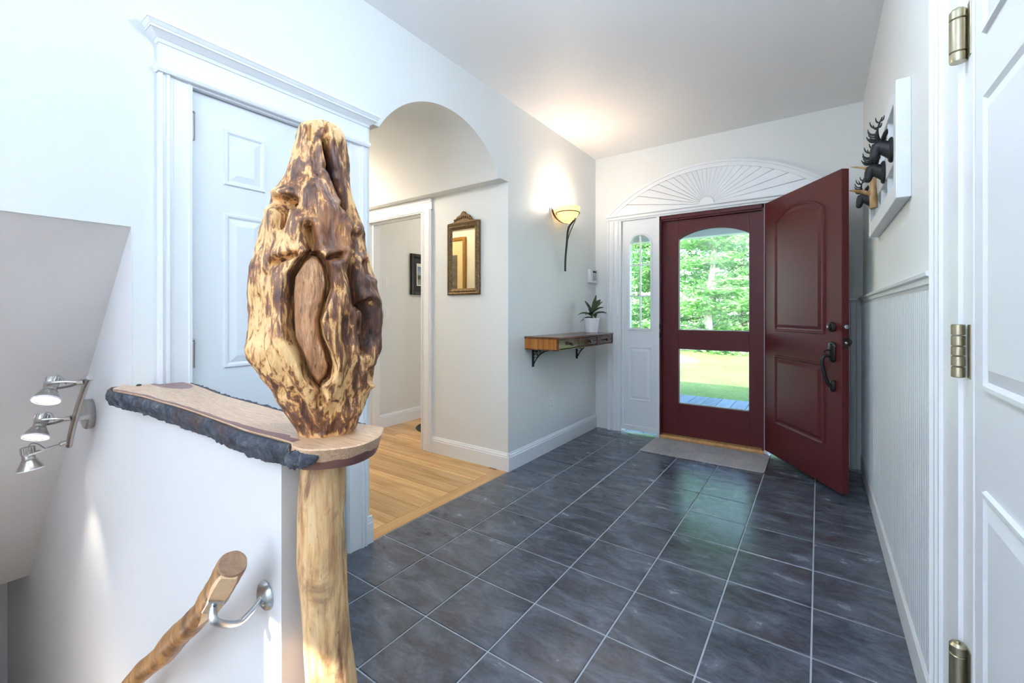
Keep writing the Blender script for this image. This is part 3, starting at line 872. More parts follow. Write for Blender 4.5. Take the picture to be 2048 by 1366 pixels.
def log_mesh(name, sil, rows, nf, nb, burl, parent, mat):
    sil = np.array(sil, float)
    ys = np.linspace(sil[0, 0], sil[-1, 0], rows)
    if burl:   # finer rows near the rounded crown
        tt = np.linspace(0, 1, rows); ys = sil[0, 0] + (sil[-1, 0] - sil[0, 0]) * (tt ** 1.15)
    lft = np.interp(ys, sil[:, 0], sil[:, 1]); rgt = np.interp(ys, sil[:, 0], sil[:, 2])
    if not burl or True:
        ker = np.array([1, 2, 3, 2, 1]) / 9.0
        for _ in range(3):
            lp = np.pad(lft, 2, 'edge'); rp = np.pad(rgt, 2, 'edge')
            lft = np.convolve(lp, ker, 'valid'); rgt = np.convolve(rp, ker, 'valid')
    th = np.concatenate([np.linspace(-math.pi / 2, math.pi / 2, nf, endpoint=False), np.linspace(math.pi / 2, 3 * math.pi / 2, nb, endpoint=False)])
    TH, YY = np.meshgrid(th, ys)
    L = np.repeat(lft[:, None], len(th), 1); Rr = np.repeat(rgt[:, None], len(th), 1)
    ac = ((L + Rr) / 2 - 657) * SH; ra = (Rr - L) / 2 * SH
    s = 657 + (ac + ra * np.sin(TH)) / SH
    front = smooth(.05, .40, np.cos(TH))
    z = CAMZ - (YY - 626.2) * SV
    base = np.stack([ac + ra * np.sin(TH), ra * .96 * np.cos(TH), z], -1).reshape(-1, 3)
    disp = np.zeros(TH.shape)
    cav = np.zeros(TH.shape); 
    if burl:
        for poly, w, dep in GROOVES:
            d = seg_dist(s, YY, poly)
            disp -= dep * (1.35 if dep > .011 else 1.0) * np.exp(-(d / w) ** 2) * front
            disp += dep * .16 * np.exp(-((d - 2.3 * w) / (1.3 * w)) ** 2) * front
        for poly, w, amp in RIDGES:
            disp += amp * np.exp(-(seg_dist(s, YY, poly) / w) ** 2) * front
        ins = inside(s, YY, CAV)
        de = seg_dist(s, YY, CAV + CAV[:1])
        dome = .034 - .028 * smooth(1, 15, de)
        disp = np.where(ins, disp * .2 - (dome * smooth(0, 4, de)) * front, disp + .008 * np.exp(-(de / 9) ** 2) * front)
        cav = np.where(ins, smooth(1, 6, de), 0) * front
        n1 = fbm(base, (16, 16, 7), 4, 1).reshape(TH.shape)
        n2 = fbm(base, (70, 70, 22), 3, 2).reshape(TH.shape)
        disp += n1 * .0055 + n2 * .0024
        for k2 in range(6):   # strands on the far side
            thc = math.pi * .65 + k2 * .28
            wob = .16 * np.sin(z * 9 + k2 * 1.7)
            disp -= .012 * np.exp(-((TH - thc - wob) / .06) ** 2) * (1 - front)
        disp *= smooth(245, 262, YY) * (1 - smooth(852, 872, YY) * .75)
    else:
        n1 = fbm(base, (14, 14, 4), 4, 3).reshape(TH.shape)
        n2 = fbm(base, (60, 60, 10), 3, 4).reshape(TH.shape)
        disp += n1 * .0022 + n2 * .0009
        for yk, sk in ((1105, 690), (1200, 612), (960, 602)):
            d = np.hypot(s - sk, (YY - yk) * .4)
            disp -= .003 * np.exp(-(d / 10) ** 2) * front
    rr_ = np.maximum(ra + disp, .004)
    A = ac + rr_ * np.sin(TH); B = rr_ * .96 * np.cos(TH)
    V = np.stack([PX + A * VR.x + B * VC.x, PY + A * VR.y + B * VC.y, z], -1)
    rings = [[tuple(p) for p in row] for row in V]
    o = MB().rings(rings, True, True).build(name, mat, parent, smooth=True, angle=180)
    me = o.data
    nv = TH.size
    at = me.attributes.new('inner', 'FLOAT', 'POINT'); at.data.foreach_set('value', cav.reshape(-1).astype(np.float32))
    if burl:
        # natural bark stain, darker in some districts of the log than in others
        zone = np.zeros(TH.shape)
        for x0, y0, sx, sy, a in ((650, 335, 60, 60, .08), (665, 470, 42, 75, .17), (735, 600, 40, 110, .20), (690, 610, 18, 80, .08), (545, 480, 25, 50, -.06), (535, 620, 36, 90, -.05), (560, 690, 50, 60, -.02),
                                  (585, 840, 30, 40, .14), (640, 840, 40, 22, .14), (700, 850, 26, 40, .06), (655, 775, 50, 35, -.05), (625, 868, 90, 12, -.22), (520, 560, 14, 60, .06), (668, 268, 26, 26, -.30), (545, 780, 30, 30, .05), (600, 385, 30, 50, .05), (590, 500, 22, 30, -.06)):
            zone += a * np.exp(-((s - x0) / sx) ** 2 - ((YY - y0) / sy) ** 2) * front
        zone += .06 * (1 - front)
        am = np.exp(-((s - 665) / 40) ** 2 - ((YY - 475) / 60) ** 2) * front
        at = me.attributes.new('zone', 'FLOAT', 'POINT'); at.data.foreach_set('value', zone.reshape(-1).astype(np.float32))
        at = me.attributes.new('amber', 'FLOAT', 'POINT'); at.data.foreach_set('value', am.reshape(-1).astype(np.float32))
    return o
def mat_burl():
    k = NT('burl_wood', 0.38, spec=0.5)
    at = {}
    for nme in ('inner', 'zone', 'amber'):
        x = k.n('ShaderNodeAttribute'); x.attribute_name = nme; at[nme] = x.outputs['Fac']
    v = k.coords((1, 1, .34))
    n1 = k.noise(v, 34, 6, 0.62, 1.4)
    n2 = k.noise(k.coords((1, 1, .16)), 120, 4, 0.65, 0.6)
    n3 = k.noise(k.coords((1, 1, .5)), 12, 3, 0.5, 0.5)
    f = k.math('ADD', k.math('ADD', n1, k.math('MULTIPLY', k.math('SUBTRACT', n3, .5), .45)), k.math('ADD', at['zone'], k.math('MULTIPLY', k.math('SUBTRACT', n2, .5), .58)))
    c = k.ramp(f, [(0.0, srgb(250, 212, 156)), (.44, srgb(236, 190, 130)), (.495, srgb(204, 146, 88)), (.53, srgb(138, 92, 60)), (.64, srgb(102, 66, 48)), (.82, srgb(50, 36, 36))])
    c = k.mix(k.math('MULTIPLY', at['amber'], .55), c, k.ramp(n1, [(.3, srgb(196, 128, 66)), (.55, srgb(142, 86, 46)), (.75, srgb(104, 64, 44))]))
    ck = k.noise(k.coords((1, 1, .3)), 55, 5, 0.7, 0.4)
    inn = k.ramp(ck, [(.30, srgb(108, 70, 46)), (.46, srgb(170, 118, 78)), (.62, srgb(204, 152, 106)), (.8, srgb(222, 180, 132))])
    cr = k.noise(k.coords((1, 1, .18)), 105, 3, .6, 1.0)
    inn = k.mix(k.ramp(cr, [(.33, (.85, .85, .85, 1)), (.41, (0, 0, 0, 1))]), inn, srgb(70, 48, 36))
    c = k.mix(at['inner'], c, inn)
    k.color(c)
    k.bump(k.math('ADD', n2, k.math('MULTIPLY', ck, .5)), .6, .005)
    return k.m
def mat_post():
    k = NT('peeled_log_wood', 0.42, spec=0.4)
    n1 = k.noise(k.coords((1, 1, .10)), 60, 5, 0.6, 0.5)
    n2 = k.noise(k.coords((1, 1, .35)), 16, 5, 0.65, 0.7)
    n3 = k.noise(k.coords((1, 1, .25)), 150, 3, 0.6)
    c = k.ramp(n1, [(.28, srgb(238, 206, 160)), (.5, srgb(222, 180, 128)), (.70, srgb(164, 112, 70))])
    c = k.mix(k.ramp(n2, [(.48, (0, 0, 0, 1)), (.64, (.9, .9, .9, 1))]), c, srgb(112, 78, 56))
    c = k.mix(k.ramp(n3, [(.66, (0, 0, 0, 1)), (.74, (1, 1, 1, 1))]), c, srgb(70, 46, 34))
    k.color(c)
    k.bump(k.math('ADD', n1, n3), .2, .003)
    return k.m
M['burl'] = mat_burl(); M['post'] = mat_post()
newel = thing('log_newel_post', (PX, PY, 0), 'gnarled natural log newel post with a big swollen burl above the ledge', 'newel post')
log_mesh('burl', SIL, 380, 300, 90, True, newel, 'burl')
log_mesh('post', SILP, 200, 90, 40, False, newel, 'post')

# ------------------------------------------------------------------ live-edge ledge
def mat_slab():
    k = NT('live_edge_slab', 0.3, spec=0.5)
    tc = k.n('ShaderNodeTexCoord'); sp = k.n('ShaderNodeSeparateXYZ'); k.l(tc.outputs['Object'], sp.inputs[0])
    v = k.coords((1.4, 9, 9))
    n1 = k.noise(v, 3.2, 4, 0.5, 1.2)
    wv = k.math('SINE', k.math('MULTIPLY', n1, 60))
    n2 = k.noise(k.coords((6, 90, 60)), 3, 4, .6)
    c = k.ramp(k.math('ADD', k.math('MULTIPLY', wv, .12), n2), [(.25, srgb(226, 194, 162)), (.55, srgb(208, 170, 134)), (.85, srgb(176, 134, 100))])
    # purple-brown heartwood island near the wall
    nz = k.math('MULTIPLY', k.math('SUBTRACT', k.noise(k.coords(), 9, 3), .5), .5)
    dx = k.math('DIVIDE', k.math('ADD', sp.outputs[0], .435), .16)
    dy = k.math('DIVIDE', k.math('SUBTRACT', sp.outputs[1], .045), .042)
    dd = k.math('ADD', k.math('ADD', k.math('MULTIPLY', dx, dx), k.math('MULTIPLY', dy, dy)), nz)
    c = k.mix(k.ramp(dd, [(.85, (1, 1, 1, 1)), (1.0, (0, 0, 0, 1))]), c, k.mix(n2, srgb(140, 94, 92), srgb(108, 66, 62)))
    low = k.math('LESS_THAN', sp.outputs[2], k.math('ADD', .006, k.math('MULTIPLY', k.noise(k.coords((6, 6, 1)), 3, 2), .028)))
    right = k.math('GREATER_THAN', sp.outputs[0], .585)
    c = k.mix(k.math('MULTIPLY', low, right), c, srgb(126, 84, 74))
    k.color(c)
    k.bump(n2, .08, .002)
    return k.m
def mat_bark():
    k = NT('grey_bark', 0.75, spec=0.3)
    v = k.coords()
    n1 = k.noise(v, 38, 6, .7, .6); n2 = k.noise(v, 9, 3, .5)
    c = k.ramp(n1, [(.3, srgb(34, 34, 40)), (.5, srgb(66, 70, 80)), (.62, srgb(92, 96, 104)), (.75, srgb(160, 152, 146))])
    c = k.mix(k.ramp(n2, [(.55, (0, 0, 0, 1)), (.7, (.7, .7, .7, 1))]), c, srgb(84, 62, 56))
    k.color(c); k.bump(n1, .9, .008)
    return k.m
M['slab'] = mat_slab(); M['bark'] = mat_bark()
k = NT('purple_cambium', .45); n = k.noise(k.coords((4, 20, 20)), 5, 3); k.color(k.mix(n, srgb(150, 106, 98), srgb(110, 74, 70))); M['cambium'] = k.m
ZT, ZB = .911, .866
ledge = thing('live_edge_ledge', (-1.35, .49, ZB), 'live-edge wooden ledge with dark bark capping the half wall', 'ledge')
front = smooth_path([(-1.795, .392), (-1.74, .398), (-1.60, .413), (-1.48, .416), (-1.375, .421), (-1.22, .421), (-1.065, .418), (-.95, .416), (-.86, .422), (-.80, .424)], 8)
front = [(p.x, p.y) for p in [Vector((q[0], q[1], 0)) for q in front]]
end = smooth_path([(-.775, .412, 0), (-.735, .415, 0), (-.700, .445, 0), (-.682, .490, 0), (-.700, .545, 0), (-.745, .592, 0)], 6)
end = [(p.x, p.y) for p in end]
back = smooth_path([(-.80, .586, 0), (-.90, .560, 0), (-1.02, .545, 0), (-1.17, .548, 0), (-1.32, .550, 0), (-1.46, .556, 0), (-1.60, .570, 0), (-1.72, .580, 0), (-1.805, .582, 0)], 6)
back = [(p.x, p.y) for p in back]
tip = [(-1.815, .515), (-1.843, .510), (-1.843, YF + .001), (-1.90, YF - .001), (-1.88, .425), (-1.84, .402)]
top = front + end + back + tip
bot = [(x, y + .016) for x, y in front] + [(x - .030, y + .010) for x, y in end] + back + [(x, min(y + .01, YF - .0005) if x < XL else y) for x, y in tip]
mid = [(a[0] * .85 + b[0] * .15, a[1] * .85 + b[1] * .15) for a, b in zip(top, bot)]
rr = [[(x, y, ZB) for x, y in bot], [(x, y, ZT - .008) for x, y in mid], [(x, y, ZT - .002) for x, y in top], [(x, y, ZT) for x, y in inset(top, .002)]]
MB().rings(rr, True, True).build('slab', 'slab', ledge)
def bark_strip(path, out, name, w_out, z_hi, z_lo, inset_lo, seed, seg=260):
    P = [Vector((x, y, 0)) for x, y in path]
    L = [0]
    for a, b in zip(P[:-1], P[1:]): L.append(L[-1] + (b - a).length)
    pts = []
    for i in range(seg + 1):
        t = L[-1] * i / seg
        j = max(k2 for k2 in range(len(L)) if L[k2] <= t + 1e-9); j = min(j, len(P) - 2)
        q = P[j].lerp(P[j + 1], (t - L[j]) / max(L[j + 1] - L[j], 1e-9))
        tg = (P[j + 1] - P[j]).normalized()
        pts.append((q, Vector((tg.y, -tg.x, 0)) * out, t))
    rings = []
    nr = 12
    for q, nrm, t in pts:
        ring = []
        taper = min(1, t / .04, (L[-1] - t) / .03) * .8 + .2
        jag = noise.fractal(Vector((t * 22, seed, 0)), .8, 2, 4)
        for r_ in range(nr):
            a = r_ / (nr - 1)
            z = z_hi + (z_lo - z_hi) * a
            prof = math.sin(min(1, a * 1.25 + .12) * math.pi * .62)
            d = noise.fractal(Vector((t * 34, a * 1.6, seed)), .8, 2, 5)
            cell = noise.voronoi(Vector((t * 30, a * 1.5, seed)))[0]
            dep = w_out * taper * (.55 + .45 * prof) + .0045 * d + .007 * (min(cell[1] - cell[0], .5)) - inset_lo * a * a
            ring.append(tuple(q + nrm * dep + Vector((0, 0, z + (jag * .004 if a > .8 else 0) + d * .0015))))
        ring.append(tuple(q - nrm * .012 + Vector((0, 0, z_lo + .004)))); ring.append(tuple(q - nrm * .012 + Vector((0, 0, z_hi - .004))))
        rings.append(ring)
    return MB().rings(rings, True, True).build(name, 'bark', ledge, smooth=True, angle=60)
bark_strip([(-1.896, YF - .012), (-1.885, .425), (-1.842, .398)] + front, 1, 'front_bark', .014, ZT - .003, ZB - .006, .014, 1.3, 420)
bark_strip(back[:-4], 1, 'back_bark', .008, ZT + .001, ZB, .004, 7.7, 220)
# reddish cambium line between the top face and the bark, and a bark pocket in the end cut
cl = [(x, y + .001) for x, y in front]
vv = []
for i, (x, y) in enumerate(cl):
    w_ = .008 + .007 * abs(noise.noise(Vector((x * 14, 2.2, 0)))) + .014 * max(0, (x + 1.1) / .3) * (1 if x < -.84 else .5)
    vv.append(((x, y + .0005, ZT + .0004), (x, y + w_, ZT + .0004)))
mm = MB(); nn_ = len(vv)
mm.add([p[0] for p in vv] + [p[1] for p in vv] + [(p[0][0], p[0][1], ZT - .001) for p in vv] + [(p[1][0], p[1][1], ZT - .001) for p in vv],
       [(i, i + 1, nn_ + i + 1, nn_ + i) for i in range(nn_ - 1)] + [(2 * nn_ + i, 3 * nn_ + i, 3 * nn_ + i + 1, 2 * nn_ + i + 1) for i in range(nn_ - 1)] + [(i, 2 * nn_ + i, 2 * nn_ + i + 1, i + 1) for i in range(nn_ - 1)])
mm.build('cambium_edge', 'cambium', ledge)
rings = []
for i in range(25):
    t = i / 24
    cx, cy = -.788 + .066 * t, .413 - .002 * t + .022 * t * t
    rad_ = .015 * (math.sin(math.pi * min(1, t * .9 + .1)) ** .6) + .002
    ring = []
    for j in range(14):
        a = 2 * math.pi * j / 14
        dsp = 1 + .35 * noise.noise(Vector((t * 14, math.cos(a) * 2, math.sin(a) * 2)))
        ring.append((cx + .2 * rad_ * math.cos(a), cy - .002 + .55 * rad_ * dsp * math.cos(a), ZB + .018 + .012 * t + rad_ * dsp * math.sin(a)))
    rings.append(ring)
MB().rings(rings).build('bark_pocket', 'bark', ledge, smooth=True)
MB().lathe([(.007, 0), (.007, .004), (.004, .006)], 12, (-1.825, .463, ZT)).build('screw_cap', 'dark_plastic', ledge, smooth=True)

# ------------------------------------------------------------------ log handrail
M['raillog'] = wood('peeled_branch', srgb(206, 150, 92), srgb(98, 66, 44), 2, 0.4, 1.6, False, (.3, .68))
M['railcut'] = wood('branch_end_grain', srgb(176, 140, 112), srgb(120, 92, 74), 0, 0.6, 2.2, False)
M['railflat'] = wood('fresh_cut_pine', srgb(244, 214, 176), srgb(222, 178, 128), 0, 0.5, 1.0, False)
rail = thing('log_handrail', (-1.3, .36, -.2), 'peeled crooked log handrail on the stair side of the half wall', 'handrail')
rp = smooth_path([(-.905, .368, .676), (-.950, .367, .622), (-1.015, .366, .555), (-1.090, .368, .492), (-1.19, .371, .415), (-1.29, .370, .328), (-1.40, .366, .245), (-1.52, .366, .140), (-1.75, .37, -.09), (-2.1, .366, -.42), (-2.5, .37, -.82)], 14)
rings = []
nr = 26
u = None
for i, p in enumerate(rp):
    t = (rp[min(i + 1, len(rp) - 1)] - rp[max(i - 1, 0)]).normalized()
    if i == 0: t0 = t
    yv = Vector((0, 1, 0)); w_ = t.cross(yv).normalized()
    r0 = .0245 + .0016 * math.sin(i * .13) + .0008 * math.sin(i * .31 + 1)
    ring = []
    for j in range(nr):
        a = 2 * math.pi * j / nr
        d_ = noise.fractal(Vector((math.cos(a) * .8, math.sin(a) * .8, i * .16)), .8, 2, 4)
        ring.append(p + (yv * math.cos(a) + w_ * math.sin(a)) * (r0 + .0016 * d_))
    rings.append([tuple(q) for q in ring])
MB().rings(rings, False, True).build('log', 'raillog', rail, smooth=True, angle=60)
ce = [Vector(q) for q in rings[0]]; cc = sum(ce, Vector()) / nr
tn = (rp[0] - rp[1]).normalized()
MB().rings([[tuple(q) for q in ce], [tuple(cc + (q - cc) * .93 + tn * .004) for q in ce]], True, True).build('end_cut', 'railcut', rail)
# flat planed underside where the bracket sits, seen as a pale facet facing the open stair
fl_pts = []
for i in range(0, 34, 3):
    p = rp[i]; t = (rp[i + 1] - rp[max(i - 1, 0)]).normalized()
    w_ = t.cross(Vector((0, 1, 0))).normalized()
    if w_.z > 0: w_ = -w_
    k_ = math.sin(math.pi * min(1, (i + 14) / 46))
    nrm = (w_ * .85 + Vector((0, -1, 0)) * .50).normalized()
    sd = t.cross(nrm).normalized()
    c_ = p + nrm * .0262
    fl_pts.append([c_ - sd * .019 * k_ - nrm * .010, c_ - sd * .015 * k_ + nrm * .001, c_ + sd * .015 * k_ + nrm * .001, c_ + sd * .019 * k_ - nrm * .010])
MB().rings([[tuple(q) for q in r_] for r_ in fl_pts]).build('planed_flat', 'railflat', rail)
brk = thing('rail_bracket', (-.943, YF, .564), 'curved satin silver bracket holding the log handrail', 'bracket')
MB().lathe([(.030, .000), (.030, .003), (.026, .008), (.018, .012), (.006, .013)], 28, (-.943, YF, .562), (0, -1, 0)).build('rosette', 'silver', brk, smooth=True)
pl_t = (rp[20] - rp[10]).normalized(); pw = pl_t.cross(Vector((0, 1, 0))).normalized(); pw = -pw if pw.z > 0 else pw
pw = (pw * .85 + Vector((0, -1, 0)) * .50).normalized()
ps = pl_t.cross(pw).normalized()
pc = rp[18] + pw * .0268
arm = smooth_path([(-.943, YF - .008, .562), (-.940, YF - .030, .546), (-.938, YF - .060, .538), pc + pw * .022 + Vector((.006, .006, -.006)), pc + pw * .003], 8)
MB().tube(arm, [.0078] * len(arm), 14, .8).build('arm', 'silver', brk, smooth=True)
mm = MB()
vs = [tuple(pc + pl_t * a * .021 + ps * b * .014 + pw * c) for c in (0, .005) for a, b in ((-1, -1), (1, -1), (1, 1), (-1, 1))]
mm.add(vs, [(0, 1, 2, 3), (4, 7, 6, 5), (0, 4, 5, 1), (1, 5, 6, 2), (2, 6, 7, 3), (3, 7, 4, 0)]).build('saddle_plate', 'silver', brk, bevel=.001, seg=1)
for a in (-1, 1):
    MB().lathe([(.003, 0), (.003, .002), (.0015, .003)], 8, tuple(pc + pl_t * a * .014 + pw * .005), tuple(pw)).build('screw', 'dark_plastic', brk, smooth=True)

# ------------------------------------------------------------------ three-head stair spotlight
sl = thing('stair_spotlight', (-2.365, YF, .69), 'brushed nickel wall fixture with three glowing spot heads over the stairs', 'spotlight')
MB().lathe([(.056, 0), (.058, .004), (.058, .020), (.052, .026), (.020, .027)], 36, (-2.33, YF, .757), (0, -1, 0)).build('wall_plate', 'nickel', sl, smooth=True)
MB().lathe([(.012, .0), (.012, .05)], 14, (-2.27, YF - .02, .757), (0, -1, 0)).build('stem', 'nickel', sl, smooth=True)
bar = smooth_path([(-2.015, YF - .066, .932), (-2.07, YF - .068, .895), (-2.15, YF - .070, .822), (-2.22, YF - .070, .752), (-2.285, YF - .068, .69), (-2.335, YF - .064, .645)], 8)
MB().tube(bar, .0095, 16).build('curved_bar', 'nickel', sl, smooth=True)
def yoke_head(att, hc, tilt, idx):
    """att: where the arm leaves the bar, hc: centre of the shade rim"""
    hd_ = bpy.data.objects.new('spot_head', None); COL.objects.link(hd_); hd_.parent = sl; WLOC[hd_.name] = WLOC[sl.name].copy()
    A = Vector(att); C = Vector(hc)
    dn = Vector(tilt).normalized()
    top = C - dn * .075
    neck = C - dn * .052
    MB().lathe([(.009, 0), (.009, .018), (.007, .020)], 12, tuple(A), tuple((neck - A).normalized())).build('arm_joint', 'nickel', hd_, smooth=True)
    side = dn.cross((neck - A).normalized()).normalized()
    j0 = A + (neck - A).normalized() * .016
    for sg in (-1, 1):
        MB().tube(smooth_path([j0, j0.lerp(neck, .35) + side * sg * .014, j0.lerp(neck, .75) + side * sg * .0215, neck + side * sg * .0215], 5), .0042, 8).build('yoke', 'nickel', hd_, smooth=True)
    MB().lathe([(.0045, -.026), (.0045, .026)], 8, tuple(neck), tuple(side)).build('pivot', 'nickel', hd_, smooth=True)
    MB().lathe([(.013, -.082), (.0175, -.080), (.0175, -.052), (.0165, -.050), (.0175, -.048), (.0175, -.036), (.020, -.034), (.022, -.030)], 24, tuple(C), tuple(dn)).build('socket_cup', 'nickel', hd_, smooth=True)
    for k2 in range(8):
        a = 2 * math.pi * k2 / 8
        px_ = dn.orthogonal().normalized(); py_ = dn.cross(px_)
        rdir = px_ * math.cos(a) + py_ * math.sin(a)
        MB().tube([C + rdir * .018 - dn * .080, C + rdir * .018 - dn * .056], .002, 5).build('fin', 'nickel', hd_)
    MB().lathe([(.021, -.030), (.028, -.018), (.035, -.004), (.036, 0), (.034, .0), (.026, -.016), (.020, -.026)], 28, tuple(C), tuple(dn), False).build('shade', 'nickel', hd_, smooth=True)
    MB().lathe([(.037, -.002), (.038, .001), (.035, .003), (.033, .001)], 28, tuple(C), tuple(dn), False).build('rim', 'ceramic', hd_, smooth=True)
    MB().lathe([(.033, -.002), (.024, -.006), (.022, -.003), (.004, .000)], 28, tuple(C), tuple(dn)).build('bulb', 'bulb', hd_, smooth=True)
    cab = smooth_path([top, top - dn * .016 + (A - top).normalized() * .012, top - dn * .010 + (A - top).normalized() * .028, neck.lerp(A, .45)], 6)
    MB().tube(cab, .0022, 6).build('cable', 'grey_plastic', hd_, smooth=True)
    light('spot_beam', 'SPOT', tuple(C + dn * .012), 3.4, (1.0, .90, .74), rot=dn.to_track_quat('-Z', 'Y').to_euler(), spot_size=R(75), spot_blend=.7, shadow_soft_size=.02)
yoke_head((-2.045, YF - .074, .916), (-2.09, .290, .862), (.50, -.28, -.85), 0)
yoke_head((-2.205, YF - .078, .772), (-2.245, .286, .715), (.45, -.28, -.85), 1)
yoke_head((-2.32, YF - .072, .662), (-2.335, .285, .585), (.10, .10, -1), 2)

# ------------------------------------------------------------------ sconce
sc_ = thing('wall_sconce', (XL, 3.33, 1.51), 'lit amber glass bowl sconce on a curved black iron stem', 'wall lamp')
bc = Vector((-1.735, 3.282, 2.040))
prof = [(.004, -.132), (.030, -.128), (.062, -.106), (.086, -.066), (.100, -.022), (.104, 0), (.101, 0), (.097, -.022), (.083, -.064), (.060, -.102), (.028, -.123), (.004, -.127)]
MB().lathe(prof, 36, tuple(bc), (0, 0, 1), True).build('glass_bowl', 'amber', sc_, smooth=True)
MB().lathe([(.012, -.075), (.024, -.05), (.026, -.03), (.018, -.012), (.004, -.006)], 18, tuple(bc)).build('bulb', 'bulb', sc_, smooth=True)
st_p = smooth_path([(bc.x + .075, bc.y + .002, bc.z - .040), (bc.x + .062, bc.y + .006, bc.z - .10), (-1.735, 3.296, 1.87), (-1.768, 3.325, 1.74), (-1.796, 3.355, 1.62), (-1.812, 3.380, 1.515)], 8)
mm = MB()
rings = []
for p in st_p:
    rings.append([(p.x + a * .004, p.y + b * .013, p.z) for a, b in ((-1, -1), (1, -1), (1, 1), (-1, 1))])
mm.rings(rings).build('stem', 'black_iron', sc_, bevel=.002, seg=1)
MB().tube([(bc.x + .0985 * math.cos(t), bc.y + .0985 * math.sin(t), bc.z - .045) for t in [2 * math.pi * i / 40 for i in range(41)]], .0038, 8).build('ring', 'black_iron', sc_, smooth=True)
b_arm = smooth_path([(XL + .012, bc.y - .10, bc.z + .0), (XL + .02, bc.y - .092, bc.z - .045), (XL + .04, bc.y - .07, bc.z - .095), (XL + .075, bc.y - .03, bc.z - .128), (bc.x, bc.y, bc.z - .136)], 6)
MB().rings([[(p.x - .004, p.y - .011, p.z), (p.x + .004, p.y - .011, p.z), (p.x + .004, p.y + .011, p.z), (p.x - .004, p.y + .011, p.z)] for p in b_arm]).build('back_arm', 'black_iron', sc_)
MB().tube(bez((bc.x + .06, bc.y + .085, bc.z - .045), (bc.x + .03, bc.y + .07, bc.z - .10), (-1.74, 3.335, 1.86), (-1.770, 3.332, 1.755), 14), .004, 8).build('side_scroll', 'black_iron', sc_, smooth=True)
light('sconce_light', 'POINT', tuple(bc + Vector((0, 0, .03))), 7.0, (1.0, .84, .66), shadow_soft_size=.05)

# ------------------------------------------------------------------ floating drawer table, plant, keypad, switches
tb = thing('drawer_table', (-1.69, 3.29, .73), 'floating mahogany table with three small drawers on iron brackets', 'table')
TX0, TX1, TY0, TY1 = XL + .002, -1.545, 2.785, 3.800
MB().box(TX0, TX1 + .006, TY0 - .006, TY1 + .006, .956, .972).build('top', 'table', tb, bevel=.003)
m = MB(); m.box(TX0, TX1 - .018, TY0 + .001, TY0 + .016, .880, .956); m.build('end_panel', 'table_end', tb)
m = MB(); m.box(TX0, TX1 - .018, TY1 - .016, TY1 - .001, .880, .956); m.build('end_panel', 'table_end', tb)
MB().box(TX0, TX1, TY0, TY1, .872, .881).build('bottom', 'table', tb, bevel=.002, seg=1)
MB().box(TX0, TX0 + .012, TY0 + .016, TY1 - .016, .881, .956).build('back_panel', 'table', tb)
for yy in (TY0, TY0 + .335, TY0 + .67, TY1 - .012):
    MB().box(TX1 - .020, TX1, yy, yy + .012, .881, .956).build('divider', 'table', tb)
for i in range(3):
    y0 = TY0 + .014 + i * .335; y1 = y0 + .320 if i < 2 else TY1 - .014
    dr = MB().box(TX1 - .022, TX1 - .004, y0, y1, .884, .953).build('drawer', 'drawer', tb, bevel=.003)
    MB().lathe([(.006, 0), (.006, .010), (.013, .016), (.016, .023), (.012, .030), (.003, .032)], 18, (TX1 - .004, (y0 + y1) / 2, .918), (1, 0, 0)).build('knob', 'bronze', dr, smooth=True)
def shelf_bracket(y):
    b = bpy.data.objects.new('bracket', None); COL.objects.link(b); b.parent = tb; WLOC[b.name] = WLOC[tb.name].copy()
    MB().box(XL, XL + .010, y - .009, y + .009, .728, .872).build('wall_bar', 'black_iron', b)
    MB().box(XL, XL + .165, y - .009, y + .009, .862, .872).build('top_bar', 'black_iron', b)
    mm = MB()
    cv = bez((XL + .160, y, .864), (XL + .10, y, .858), (XL + .045, y, .82), (XL + .012, y, .750), 14)
    mm.tube(cv, .0045, 6)
    for i in range(1, 6):
        f_ = i / 6
        p = cv[int(2 + 10 * f_)]
        mm.tube([(p.x, y, p.z), (p.x, y, .866)], .0028, 5); mm.tube([(p.x, y, p.z), (XL + .004, y, p.z)], .0028, 5)
        mm.tube([(XL + .01, y, p.z + .02), (min(p.x + .02, XL + .15), y, .866)], .0025, 5)
    mm.build('lattice', 'black_iron', b)
shelf_bracket(2.90); shelf_bracket(3.66)

